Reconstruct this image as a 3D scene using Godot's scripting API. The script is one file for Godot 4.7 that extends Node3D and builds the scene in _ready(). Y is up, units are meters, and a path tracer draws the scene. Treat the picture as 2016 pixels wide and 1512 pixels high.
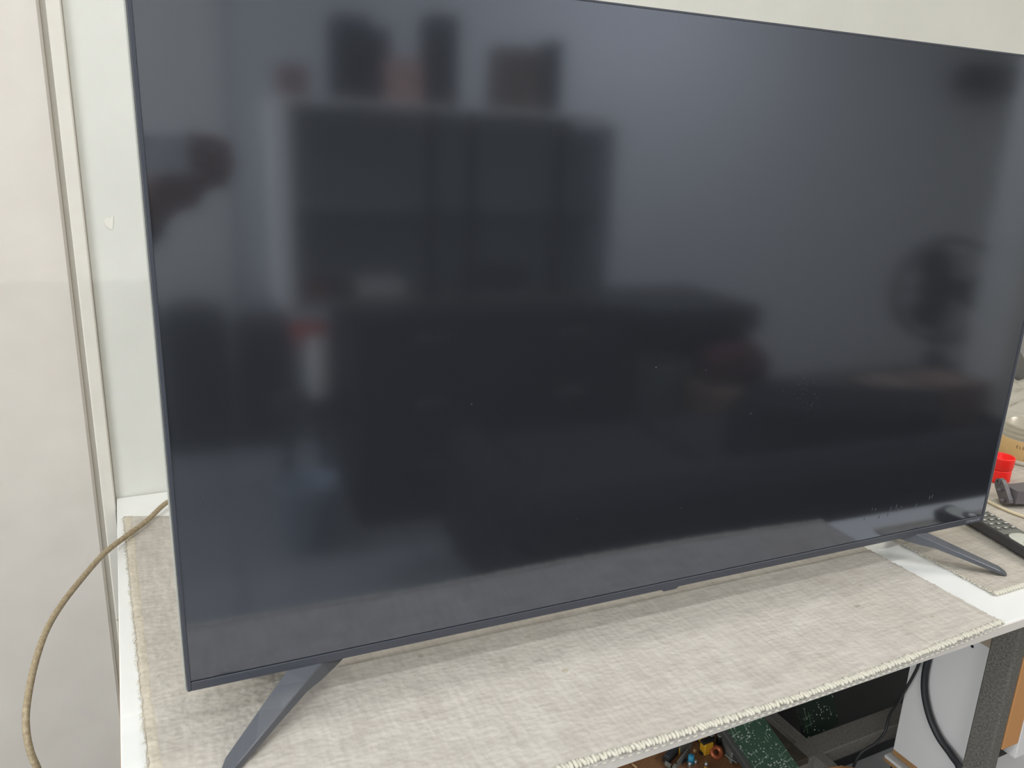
extends Node3D
# A repair shop: a large flat television on a white work table, seen from close by; the room behind the camera shows in its screen.

const TV_TURN := -1.95
var mats := {}
var boxes := {}
var used := {}

# ---------------------------------------------------------------- materials
func mt(key: String, col: Color, rough := 0.6, metal := 0.0, spec := 0.5) -> StandardMaterial3D:
	if mats.has(key):
		return mats[key]
	var m := StandardMaterial3D.new()
	m.resource_name = key
	m.albedo_color = col
	m.roughness = rough
	m.metallic = metal
	m.metallic_specular = spec
	mats[key] = m
	return m

func noise_tex(seed_: int, freq: float, oct: int, lo: Color, hi: Color, size := 512, normal := false, bump := 4.0) -> NoiseTexture2D:
	var n := FastNoiseLite.new()
	n.seed = seed_
	n.frequency = freq
	n.fractal_octaves = oct
	var t := NoiseTexture2D.new()
	t.width = size
	t.height = size
	t.seamless = true
	t.noise = n
	t.as_normal_map = normal
	t.bump_strength = bump
	if not normal:
		var g := Gradient.new()
		g.set_color(0, lo)
		g.set_color(1, hi)
		t.color_ramp = g
	return t

func textured(key: String, lo: Color, hi: Color, freq: float, oct: int, scale_: float, rough: float, seed_ := 3, relief := 0.0) -> StandardMaterial3D:
	if mats.has(key):
		return mats[key]
	var m := mt(key, Color.WHITE, rough)
	m.albedo_texture = noise_tex(seed_, freq, oct, lo, hi)
	m.uv1_triplanar = true
	m.uv1_world_triplanar = true
	m.uv1_scale = Vector3.ONE * scale_
	if relief > 0.0:
		m.normal_enabled = true
		m.normal_texture = noise_tex(seed_ + 7, freq * 1.5, oct, Color.BLACK, Color.WHITE, 512, true, 3.0)
		m.normal_scale = relief
	return m

func cloth_image(w: int, h: int, seed_: int) -> Image:
	# woven, blotchy beige-grey furnishing fabric: fine streaks along both threads over wider worn patches
	var im := Image.create(w, h, false, Image.FORMAT_RGB8)
	var a := FastNoiseLite.new()
	a.seed = seed_
	a.frequency = 0.02
	a.fractal_octaves = 4
	var b := FastNoiseLite.new()
	b.seed = seed_ + 1
	b.frequency = 0.09
	b.fractal_octaves = 2
	var c := FastNoiseLite.new()
	c.seed = seed_ + 2
	c.frequency = 0.35
	var d := FastNoiseLite.new()
	d.seed = seed_ + 3
	d.frequency = 0.006
	d.fractal_octaves = 3
	var light := Color(0.79, 0.765, 0.73)
	var grey := Color(0.655, 0.625, 0.60)
	var tan_ := Color(0.74, 0.70, 0.65)
	for y in h:
		for x in w:
			var wide: float = d.get_noise_2d(x, y) * 0.5 + 0.5
			var patch: float = a.get_noise_2d(x, y * 1.6) * 0.5 + 0.5
			var warp: float = b.get_noise_2d(x * 1.4, y * 0.16) * 0.5 + 0.5
			var weft: float = b.get_noise_2d(x * 0.16 + 900.0, y * 1.4) * 0.5 + 0.5
			var fine: float = c.get_noise_2d(x, y)
			var t: float = clampf((patch * 0.34 + warp * 0.34 + weft * 0.36 + wide * 0.18) * 1.9 - 0.80 + fine * 0.16, 0.0, 1.0)
			var col := light.lerp(grey, t * 0.74)
			col = col.lerp(tan_, clampf(wide * 1.5 - 0.7, 0.0, 1.0) * 0.3)
			im.set_pixel(x, y, col)
	# small stains with their own outlines
	var rng := RandomNumberGenerator.new()
	rng.seed = seed_ + 5
	for k in 40:
		var c0 := Vector2i(rng.randi_range(8, w - 9), rng.randi_range(8, h - 9))
		var rx := rng.randf_range(1.5, 7.0)
		var ry := rng.randf_range(1.2, 3.5)
		var dye := Color(0.47, 0.43, 0.38) if k % 3 else Color(0.55, 0.50, 0.38)
		var force := rng.randf_range(0.14, 0.36)
		for dy in range(-7, 8):
			for dx in range(-7, 8):
				if c.get_noise_2d(dx * 2.0 + k * 40.0, dy * 2.0) * 0.5 + pow(dx / rx, 2.0) + pow(dy / ry, 2.0) < 0.8:
					var at := c0 + Vector2i(dx, dy)
					im.set_pixelv(at, im.get_pixelv(at).lerp(dye, force))
	return im

func cloth_mat(key: String, seed_: int, tint: Color) -> StandardMaterial3D:
	if mats.has(key):
		return mats[key]
	var m := mt(key, tint, 0.95, 0.0, 0.2)
	var im := cloth_image(1024, 768, seed_)
	im.generate_mipmaps()
	m.albedo_texture = ImageTexture.create_from_image(im)
	m.normal_enabled = true
	m.normal_texture = noise_tex(seed_ + 20, 0.22, 2, Color.BLACK, Color.WHITE, 512, true, 5.0)
	m.normal_scale = 0.14
	return m

# ---------------------------------------------------------------- shapes
func new_st() -> SurfaceTool:
	var st := SurfaceTool.new()
	st.begin(Mesh.PRIMITIVE_TRIANGLES)
	return st

func tri(st: SurfaceTool, a: Vector3, b: Vector3, c: Vector3, out: Vector3) -> void:
	var n := (b - a).cross(c - a)
	if n.length_squared() < 1e-20:
		return
	n = n.normalized()
	if n.dot(out) < 0.0:
		n = -n
		var t := b
		b = c
		c = t
	for v in [a, c, b]:
		st.set_normal(n)
		st.set_uv(Vector2(v.x, v.z))
		st.add_vertex(v)

func quad(st: SurfaceTool, a: Vector3, b: Vector3, c: Vector3, d: Vector3, out: Vector3) -> void:
	tri(st, a, b, c, out)
	tri(st, a, c, d, out)

func add_bbox(st: SurfaceTool, size: Vector3, bv: float, xf := Transform3D.IDENTITY) -> void:
	var h := size * 0.5
	var b := minf(bv, minf(h.x, minf(h.y, h.z)) * 0.9)
	var cx := [0, 1, 2]
	for a in cx:
		var p: int = (a + 1) % 3
		var q: int = (a + 2) % 3
		for s in [-1.0, 1.0]:
			var f := []
			for k in [[-1, -1], [1, -1], [1, 1], [-1, 1]]:
				var v := Vector3.ZERO
				v[a] = s * h[a]
				v[p] = k[0] * (h[p] - b)
				v[q] = k[1] * (h[q] - b)
				f.append(xf * v)
			var o := Vector3.ZERO
			o[a] = s
			quad(st, f[0], f[1], f[2], f[3], xf.basis * o)
			for s2 in [-1.0, 1.0]:
				var e := []
				for k in [-1.0, 1.0]:
					var v1 := Vector3.ZERO
					v1[a] = s * h[a]
					v1[p] = s2 * (h[p] - b)
					v1[q] = k * (h[q] - b)
					var v2 := v1
					v2[a] = s * (h[a] - b)
					v2[p] = s2 * h[p]
					e.append(xf * v1)
					e.append(xf * v2)
				var o2 := Vector3.ZERO
				o2[a] = s
				o2[p] = s2
				quad(st, e[0], e[2], e[3], e[1], xf.basis * o2)
	for sx in [-1.0, 1.0]:
		for sy in [-1.0, 1.0]:
			for sz in [-1.0, 1.0]:
				tri(st, xf * Vector3(sx * h.x, sy * (h.y - b), sz * (h.z - b)), xf * Vector3(sx * (h.x - b), sy * h.y, sz * (h.z - b)), xf * Vector3(sx * (h.x - b), sy * (h.y - b), sz * h.z), xf.basis * Vector3(sx, sy, sz))

func bbox(sx: float, sy: float, sz: float, bv := 0.003) -> ArrayMesh:
	var key := "%.4f %.4f %.4f %.4f" % [sx, sy, sz, bv]
	if not boxes.has(key):
		var st := new_st()
		add_bbox(st, Vector3(sx, sy, sz), bv)
		boxes[key] = st.commit()
	return boxes[key]

func sq(st: SurfaceTool, a: Vector3, b: Vector3, c: Vector3, d: Vector3) -> void:
	# counter-clockwise seen from outside, smoothed later
	for v in [a, c, b, a, d, c]:
		st.add_vertex(v)

func lathe(profile: Array, segs := 24) -> ArrayMesh:
	var st := new_st()
	st.set_smooth_group(0)
	for i in profile.size() - 1:
		for j in segs:
			var t0 := TAU * j / segs
			var t1 := TAU * ((j + 1) % segs) / segs
			var p: Vector2 = profile[i]
			var q: Vector2 = profile[i + 1]
			var a := Vector3(p.x * cos(t0), p.y, p.x * sin(t0))
			var b := Vector3(q.x * cos(t0), q.y, q.x * sin(t0))
			var c := Vector3(q.x * cos(t1), q.y, q.x * sin(t1))
			var d := Vector3(p.x * cos(t1), p.y, p.x * sin(t1))
			if p.x < 1e-5:
				for v in [a, c, b]:
					st.add_vertex(v)
			elif q.x < 1e-5:
				for v in [a, d, b]:
					st.add_vertex(v)
			else:
				sq(st, a, b, c, d)
	st.generate_normals()
	return st.commit()

func crease(profile: Array) -> Array:
	# doubles each corner so that the turned shape keeps crisp rims
	var out := []
	for i in profile.size():
		var p: Vector2 = profile[i]
		if i > 0 and i < profile.size() - 1:
			var a: Vector2 = (profile[i - 1] - p)
			var b: Vector2 = (profile[i + 1] - p)
			out.append(p + a.limit_length(minf(0.0008, a.length() * 0.3)))
			out.append(p + b.limit_length(minf(0.0008, b.length() * 0.3)))
		else:
			out.append(p)
	return out

func smooth_path(pts: Array, per := 8) -> PackedVector3Array:
	var out := PackedVector3Array()
	for i in pts.size() - 1:
		var p0: Vector3 = pts[maxi(i - 1, 0)]
		var p1: Vector3 = pts[i]
		var p2: Vector3 = pts[i + 1]
		var p3: Vector3 = pts[mini(i + 2, pts.size() - 1)]
		for k in per:
			out.append(p1.cubic_interpolate(p2, p0, p3, float(k) / per))
	out.append(pts[pts.size() - 1])
	return out

func tube(path: PackedVector3Array, r: float, segs := 10, taper := 1.0, closed := false) -> ArrayMesh:
	var st := new_st()
	st.set_smooth_group(0)
	var n := path.size()
	var rings := []
	var nn := Vector3.UP
	for i in n:
		var t: Vector3
		if closed:
			t = (path[(i + 1) % n] - path[(i - 1 + n) % n]).normalized()
		else:
			t = (path[mini(i + 1, n - 1)] - path[maxi(i - 1, 0)]).normalized()
		if i == 0:
			nn = Vector3.UP if absf(t.y) < 0.9 else Vector3.RIGHT
		nn = (nn - t * nn.dot(t)).normalized()
		var b := t.cross(nn)
		var ring := []
		var rr := r * lerpf(1.0, taper, float(i) / maxf(n - 1, 1))
		for j in segs:
			var th := TAU * j / segs
			ring.append(path[i] + (nn * cos(th) + b * sin(th)) * rr)
		rings.append(ring)
	for i in (n if closed else n - 1):
		var r0: Array = rings[i]
		var r1: Array = rings[(i + 1) % n]
		for j in segs:
			var k := (j + 1) % segs
			sq(st, r0[j], r0[k], r1[k], r1[j])
	if not closed:
		for e in [0, n - 1]:
			var ring: Array = rings[e]
			for j in segs:
				var k := (j + 1) % segs
				if e == 0:
					for v in [path[e], ring[j], ring[k]]:
						st.add_vertex(v)
				else:
					for v in [path[e], ring[k], ring[j]]:
						st.add_vertex(v)
	st.generate_normals()
	return st.commit()

func add_ball(st: SurfaceTool, at: Vector3, r: Vector3, xb := Basis.IDENTITY, nu := 6, nv := 4) -> void:
	for i in nv:
		for j in nu:
			var q := []
			for k in [[i, j], [i + 1, j], [i + 1, j + 1], [i, j + 1]]:
				var la: float = -PI / 2 + PI * k[0] / nv
				var lo: float = TAU * (k[1] % nu) / nu
				q.append(at + xb * (Vector3(cos(la) * cos(lo), sin(la), cos(la) * sin(lo)) * r))
			if i > 0:
				for v in [q[0], q[3], q[2]]:
					st.add_vertex(v)
			if i < nv - 1:
				for v in [q[0], q[2], q[1]]:
					st.add_vertex(v)

func extrude(poly: PackedVector2Array, depth: float, z0 := 0.0) -> ArrayMesh:
	# outline in x and y, thickness from z0 to z0 + depth
	var st := new_st()
	add_extrude(st, poly, depth, z0)
	return st.commit()

func add_extrude(st: SurfaceTool, poly: PackedVector2Array, depth: float, z0 := 0.0) -> void:
	var idx := Geometry2D.triangulate_polygon(poly)
	for i in range(0, idx.size(), 3):
		for s in [0.0, 1.0]:
			var v := []
			for k in 3:
				var p := poly[idx[i + k]]
				v.append(Vector3(p.x, p.y, z0 + depth * s))
			tri(st, v[0], v[1], v[2], Vector3(0, 0, s * 2.0 - 1.0))
	var area := 0.0
	for i in poly.size():
		var a := poly[i]
		var b := poly[(i + 1) % poly.size()]
		area += a.x * b.y - b.x * a.y
	for i in poly.size():
		var a := poly[i]
		var b := poly[(i + 1) % poly.size()]
		var o := Vector3(b.y - a.y, a.x - b.x, 0) * signf(area)
		quad(st, Vector3(a.x, a.y, z0), Vector3(b.x, b.y, z0), Vector3(b.x, b.y, z0 + depth), Vector3(a.x, a.y, z0 + depth), o)

func loft(sections: Array, capped := true) -> ArrayMesh:
	# four-cornered sections joined along a bar, flat faces
	var st := new_st()
	var mid := Vector3.ZERO
	for s in sections:
		for p in s:
			mid += p
	for i in sections.size() - 1:
		var a: Array = sections[i]
		var b: Array = sections[i + 1]
		var m := Vector3.ZERO
		for p in a + b:
			m += p
		m /= float(a.size() + b.size())
		for j in a.size():
			var k := (j + 1) % a.size()
			quad(st, a[j], a[k], b[k], b[j], (a[j] + a[k] + b[k] + b[j]) * 0.25 - m)
	if capped:
		var f: Array = sections[0]
		var l: Array = sections[sections.size() - 1]
		for j in range(1, f.size() - 1):
			tri(st, f[0], f[j], f[j + 1], f[0] - l[0])
			tri(st, l[0], l[j], l[j + 1], l[0] - f[0])
	return st.commit()

func ring_outline(w: float, h: float, r: float, n := 6) -> PackedVector2Array:
	var out := PackedVector2Array()
	for k in 4:
		var c := Vector2([1, -1, -1, 1][k] * (w / 2 - r), [1, 1, -1, -1][k] * (h / 2 - r))
		for i in n + 1:
			var t := PI / 2 * (k + float(i) / n)
			out.append(c + Vector2(cos(t), sin(t)) * r)
	return out

# ---------------------------------------------------------------- nodes
func numbered(called: String) -> String:
	if not used.has(called):
		used[called] = 0
		return called
	used[called] += 1
	return "%s_%03d" % [called, used[called]]

func thing(called: String, label: String, category: String, at := Vector3.ZERO, turn := 0.0, group := "") -> Node3D:
	var o := Node3D.new()
	o.name = numbered(called)
	add_child(o)
	o.position = at
	o.rotation_degrees.y = turn
	o.set_meta("label", label)
	o.set_meta("category", category)
	if group:
		o.set_meta("group", group)
	return o

func part(called: String, mesh: Mesh, m: Material, parent: Node, at := Vector3.ZERO, rot := Vector3.ZERO) -> MeshInstance3D:
	var o := MeshInstance3D.new()
	o.name = called
	o.mesh = mesh
	o.set_surface_override_material(0, m)
	o.cast_shadow = GeometryInstance3D.SHADOW_CASTING_SETTING_ON
	parent.add_child(o, true)
	o.position = at
	o.rotation_degrees = rot
	return o

func single(called: String, mesh: Mesh, m: Material, label: String, category: String, at := Vector3.ZERO, rot := Vector3.ZERO, group := "") -> MeshInstance3D:
	var o := part(numbered(called), mesh, m, self, at, rot)
	o.set_meta("label", label)
	o.set_meta("category", category)
	if group:
		o.set_meta("group", group)
	return o

func struct(called: String, mesh: Mesh, m: Material, at := Vector3.ZERO, rot := Vector3.ZERO) -> MeshInstance3D:
	var o := part(called, mesh, m, self, at, rot)
	o.set_meta("kind", "structure")
	return o

func block(parent: Node, called: String, lo: Vector3, hi: Vector3, m: Material, bv := 0.003) -> MeshInstance3D:
	var s := hi - lo
	return part(called, bbox(s.x, s.y, s.z, bv), m, parent, (lo + hi) * 0.5)

func struct_block(called: String, lo: Vector3, hi: Vector3, m: Material, bv := 0.002) -> MeshInstance3D:
	var o := block(self, called, lo, hi, m, bv)
	o.set_meta("kind", "structure")
	return o

# ---------------------------------------------------------------- bodies from joints
func blob(st: SurfaceTool, bones: Array, cell: float, k: float) -> void:
	# bones: [a, b, radius a, radius b]; smooth union meshed as surface nets into st
	var lo := Vector3(1e9, 1e9, 1e9)
	var hi := -lo
	for b in bones:
		var r: float = maxf(b[2], b[3]) + k + cell * 2
		for p in [b[0], b[1]]:
			lo = lo.min(p - Vector3.ONE * r)
			hi = hi.max(p + Vector3.ONE * r)
	var nx := int(ceil((hi.x - lo.x) / cell)) + 1
	var ny := int(ceil((hi.y - lo.y) / cell)) + 1
	var nz := int(ceil((hi.z - lo.z) / cell)) + 1
	var f := PackedFloat32Array()
	f.resize(nx * ny * nz)
	f.fill(1.0)
	for b in bones:
		var pa: Vector3 = b[0]
		var pb: Vector3 = b[1]
		var ra: float = b[2]
		var rb: float = b[3]
		var r := maxf(ra, rb) + k + cell * 2
		var bl := ((pa.min(pb) - Vector3.ONE * r - lo) / cell).floor()
		var bh := ((pa.max(pb) + Vector3.ONE * r - lo) / cell).ceil()
		var ab := pb - pa
		var l2 := maxf(ab.length_squared(), 1e-9)
		for z in range(maxi(0, int(bl.z)), mini(nz, int(bh.z))):
			for y in range(maxi(0, int(bl.y)), mini(ny, int(bh.y))):
				for x in range(maxi(0, int(bl.x)), mini(nx, int(bh.x))):
					var p := lo + Vector3(x, y, z) * cell
					var t := clampf((p - pa).dot(ab) / l2, 0.0, 1.0)
					var d := (p - pa - ab * t).length() - lerpf(ra, rb, t)
					var i := x + nx * (y + ny * z)
					var o := f[i]
					var h := maxf(k - absf(o - d), 0.0) / k
					f[i] = minf(o, d) - h * h * k * 0.25
	var vid := {}
	var verts := PackedVector3Array()
	var offs := [0, 1, nx, nx + 1, nx * ny, nx * ny + 1, nx * ny + nx, nx * ny + nx + 1]
	for z in nz - 1:
		for y in ny - 1:
			for x in nx - 1:
				var i := x + nx * (y + ny * z)
				var neg := 0
				for q in 8:
					if f[i + offs[q]] < 0.0:
						neg += 1
				if neg == 0 or neg == 8:
					continue
				var sum := Vector3.ZERO
				var cnt := 0
				for e in [[0, 1], [2, 3], [4, 5], [6, 7], [0, 2], [1, 3], [4, 6], [5, 7], [0, 4], [1, 5], [2, 6], [3, 7]]:
					var a: float = f[i + offs[e[0]]]
					var b: float = f[i + offs[e[1]]]
					if (a < 0.0) != (b < 0.0):
						var t := a / (a - b)
						var va := Vector3(e[0] & 1, (e[0] >> 1) & 1, e[0] >> 2)
						var vb := Vector3(e[1] & 1, (e[1] >> 1) & 1, e[1] >> 2)
						sum += va.lerp(vb, t)
						cnt += 1
				vid[i] = verts.size()
				verts.append(lo + (Vector3(x, y, z) + sum / cnt) * cell)
	var step := [1, nx, nx * ny]
	st.set_smooth_group(0)
	for i in vid:
		var c: int = i
		for a in 3:
			var va: float = f[c]
			var vb: float = f[c + step[a]]
			if (va < 0.0) == (vb < 0.0):
				continue
			var p: int = step[(a + 1) % 3]
			var q: int = step[(a + 2) % 3]
			if not (vid.has(c - p) and vid.has(c - q) and vid.has(c - p - q)):
				continue
			var w := [verts[vid[c]], verts[vid[c - p]], verts[vid[c - p - q]], verts[vid[c - q]]]
			if va < 0.0:
				sq(st, w[0], w[1], w[2], w[3])
			else:
				sq(st, w[0], w[3], w[2], w[1])

func blob_mesh(bones: Array, cell: float, k: float) -> ArrayMesh:
	var st := new_st()
	blob(st, bones, cell, k)
	st.generate_normals()
	return st.commit()

# ---------------------------------------------------------------- builders
func mat_mesh(edge: Callable, nu: int, nv: int, y0: float, thick: float, seed_: int, ragged: float) -> ArrayMesh:
	# edge(u, v) gives the place on the table of a point of the cloth, u across and v from back to front
	var rng := RandomNumberGenerator.new()
	rng.seed = seed_
	var n := FastNoiseLite.new()
	n.seed = seed_
	n.frequency = 6.0
	var g := []
	for j in nv + 1:
		var row := []
		for i in nu + 1:
			var p: Vector2 = edge.call(float(i) / nu, float(j) / nv)
			if i == 0 or i == nu:
				p.x += rng.randf_range(-ragged, ragged)
			if j == 0 or j == nv:
				p.y += rng.randf_range(-ragged, ragged) * 0.6
			var up := thick + n.get_noise_2d(p.x, p.y) * 0.0007
			if i == 0 or j == 0 or i == nu or j == nv:
				up -= 0.0012
			row.append(Vector3(p.x, y0 + up, p.y))
		g.append(row)
	var st := new_st()
	st.set_smooth_group(0)
	var put := func(v: Vector3) -> void:
		st.set_uv(Vector2(v.x / 1.2, v.z / 0.9))
		st.add_vertex(v)
	for j in nv:
		for i in nu:
			var a: Vector3 = g[j][i]
			var b: Vector3 = g[j + 1][i]
			var c: Vector3 = g[j + 1][i + 1]
			var d: Vector3 = g[j][i + 1]
			for v in [a, c, b, a, d, c]:
				put.call(v)
	st.set_smooth_group(1)
	var rim := []
	for i in nu:
		rim.append(g[0][i])
	for j in nv:
		rim.append(g[j][nu])
	for i in nu:
		rim.append(g[nv][nu - i])
	for j in nv:
		rim.append(g[nv - j][0])
	for i in rim.size():
		var a: Vector3 = rim[i]
		var b: Vector3 = rim[(i + 1) % rim.size()]
		var a0 := Vector3(a.x, y0, a.z)
		var b0 := Vector3(b.x, y0, b.z)
		for v in [a, b0, b, a, a0, b0]:
			put.call(v)
	st.generate_normals()
	return st.commit()

func fringe(line: Array, out: Vector2, y: float, count: int, length: float, seed_: int) -> ArrayMesh:
	# loose threads along a cut edge of cloth
	var rng := RandomNumberGenerator.new()
	rng.seed = seed_
	var st := new_st()
	for k in count:
		var s := rng.randf() * (line.size() - 1)
		var i := mini(int(s), line.size() - 2)
		var p: Vector2 = line[i].lerp(line[i + 1], s - i)
		var along: Vector2 = (line[i + 1] - line[i]).normalized()
		var dir := (out + along * rng.randf_range(-1.4, 1.4)).normalized()
		var l := length * rng.randf_range(0.3, 1.0)
		var w := rng.randf_range(0.0004, 0.0009)
		var a := Vector3(p.x, y + rng.randf_range(-0.0004, 0.0012), p.y)
		var m := a + Vector3(dir.x, rng.randf_range(-0.2, 0.3), dir.y) * l * 0.5
		var e := a + Vector3(dir.x, 0, dir.y).rotated(Vector3.UP, rng.randf_range(-0.6, 0.6)) * l - Vector3(0, 0.0008, 0)
		var side := Vector3(-dir.y, 0, dir.x) * w
		for seg in [[a, m], [m, e]]:
			var u: Vector3 = seg[0]
			var v: Vector3 = seg[1]
			quad(st, u - side, u + side, v + side, v - side, Vector3.UP)
			quad(st, u - side, u - Vector3(0, w, 0), v - Vector3(0, w, 0), v - side, -side)
			quad(st, u + side, u - Vector3(0, w, 0), v - Vector3(0, w, 0), v + side, side)
	return st.commit()

func circuit_board(root: Node3D, w: float, h: float, m: Material, seed_: int, points: int) -> void:
	# the soldered side of a circuit board: laminate, tracks and solder points
	var rng := RandomNumberGenerator.new()
	rng.seed = seed_
	part("board", bbox(w, 0.0016, h, 0.0003), m, root)
	var st := new_st()
	for k in points:
		var r := rng.randf_range(0.0007, 0.0018)
		add_ball(st, Vector3(rng.randf_range(-0.48, 0.48) * w, 0.0009, rng.randf_range(-0.48, 0.48) * h), Vector3(r, r * 0.7, r), Basis.IDENTITY, 6, 4)
	st.generate_normals()
	var s := part("solder_points", st.commit(), mt("solder", Color(0.78, 0.8, 0.78), 0.3, 0.8), root)
	s.set_meta("kind", "stuff")
	var tr := new_st()
	for k in int(points / 6.0):
		var p := Vector3(rng.randf_range(-0.45, 0.45) * w, 0.0009, rng.randf_range(-0.45, 0.45) * h)
		var lx := rng.randf_range(0.006, 0.03)
		var lz := rng.randf_range(0.001, 0.002)
		if rng.randf() < 0.5:
			var t := lx
			lx = lz
			lz = t
		lx = minf(lx, w * 0.4)
		p.x = clampf(p.x, -w * 0.49 + lx * 0.5, w * 0.49 - lx * 0.5)
		p.z = clampf(p.z, -h * 0.49 + lz * 0.5, h * 0.49 - lz * 0.5)
		add_bbox(tr, Vector3(lx, 0.0004, lz), 0.0001, Transform3D(Basis.IDENTITY, p))
	var t2 := part("tracks", tr.commit(), mt("pcb_track", Color(0.42, 0.5, 0.43), 0.5), root)
	t2.set_meta("kind", "stuff")

func tube_light(at: Vector3, length: float, label: String, energy: float, col: Color) -> void:
	var t := thing("tube_light", label, "light", at, 0.0, "tube lights on the ceiling")
	block(t, "housing", Vector3(-length / 2 - 0.03, -0.035, -0.03), Vector3(length / 2 + 0.03, 0.0, 0.03), mt("lamp_white", Color(0.92, 0.92, 0.9), 0.5), 0.004)
	for s in [-1, 1]:
		block(t, "end_cap", Vector3(s * (length / 2 + 0.012) - 0.011, -0.075, -0.018), Vector3(s * (length / 2 + 0.012) + 0.011, -0.033, 0.018), mt("lamp_white", Color.WHITE), 0.003)
	var gm := mt("tube_glow_" + str(int(energy * 100)), Color.WHITE, 0.5)
	gm.emission_enabled = true
	gm.emission = col
	gm.emission_energy_multiplier = 2.5
	var path := PackedVector3Array([Vector3(-length / 2, -0.056, 0), Vector3(0, -0.056, 0), Vector3(length / 2, -0.056, 0)])
	part("glowing_tube", tube(path, 0.013, 12), gm, t)
	var l := AreaLight3D.new()
	l.name = "lamp"
	l.area_size = Vector2(length, 0.03)
	l.light_energy = energy
	l.light_color = col
	l.area_range = 12.0
	l.area_attenuation = 2.0
	l.shadow_enabled = true
	t.add_child(l)
	l.position = Vector3(0, -0.074, 0)
	l.rotation_degrees = Vector3(-90, 0, 0)

# ---------------------------------------------------------------- the scene
func _ready() -> void:
	set_camera_and_air()
	build_room()
	build_table()
	build_television()
	build_mats()
	build_desk_items()
	build_under_table()
	build_photographer()
	build_shop_behind()

func set_camera_and_air() -> void:
	var cam := Camera3D.new()
	cam.name = "camera"
	cam.fov = 51.344
	cam.near = 0.02
	cam.far = 60.0
	add_child(cam)
	cam.transform = Transform3D(Basis(Vector3(0.90083689, 0.03666993, 0.43260629), Vector3(0.08799034, 0.9603277, -0.2646288), Vector3(-0.42514773, 0.27645256, 0.86187203)).orthonormalized(), Vector3(-0.02127, 1.36460, 0.79067))
	cam.current = true
	var we := WorldEnvironment.new()
	we.name = "air"
	var e := Environment.new()
	e.background_mode = Environment.BG_COLOR
	e.background_color = Color(0.02, 0.02, 0.025)
	e.tonemap_mode = Environment.TONE_MAPPER_LINEAR
	e.tonemap_exposure = 1.55
	e.sdfgi_enabled = true
	e.ssao_enabled = true
	e.ssil_enabled = true
	we.environment = e
	add_child(we)
	# tubes on the ceiling run along the table: one right above the television, one above the person who takes the picture, two deeper in the shop
	tube_light(Vector3(0.60, 2.85, -0.03), 1.2, "white ceiling tube light right above the television", 0.62, Color(1.0, 0.985, 0.955))
	tube_light(Vector3(-0.05, 2.85, 0.83), 1.2, "white ceiling tube light in front of the television", 0.62, Color(0.965, 0.985, 1.0))
	tube_light(Vector3(-1.0, 2.85, 2.1), 1.2, "white ceiling tube light near the far wall left of the black counter", 1.7, Color(0.96, 0.985, 1.0))
	tube_light(Vector3(2.4, 2.85, 2.25), 1.2, "white ceiling tube light near the far wall above the black work desk", 3.2, Color(0.98, 0.985, 1.0))
	tube_light(Vector3(3.6, 2.85, 0.9), 1.2, "white ceiling tube light at the right end of the room", 1.8, Color(1.0, 0.97, 0.92))
	# daylight through the frosted window in the left wall
	var day := AreaLight3D.new()
	day.name = "daylight"
	day.area_size = Vector2(1.26, 1.78)
	day.light_energy = 1.9
	day.light_color = Color(0.97, 0.985, 1.0)
	day.area_range = 14.0
	day.area_attenuation = 2.0
	day.shadow_enabled = true
	add_child(day)
	day.position = Vector3(-1.685, 1.25, 0.95)
	day.rotation_degrees = Vector3(0, -90, 0)

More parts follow.
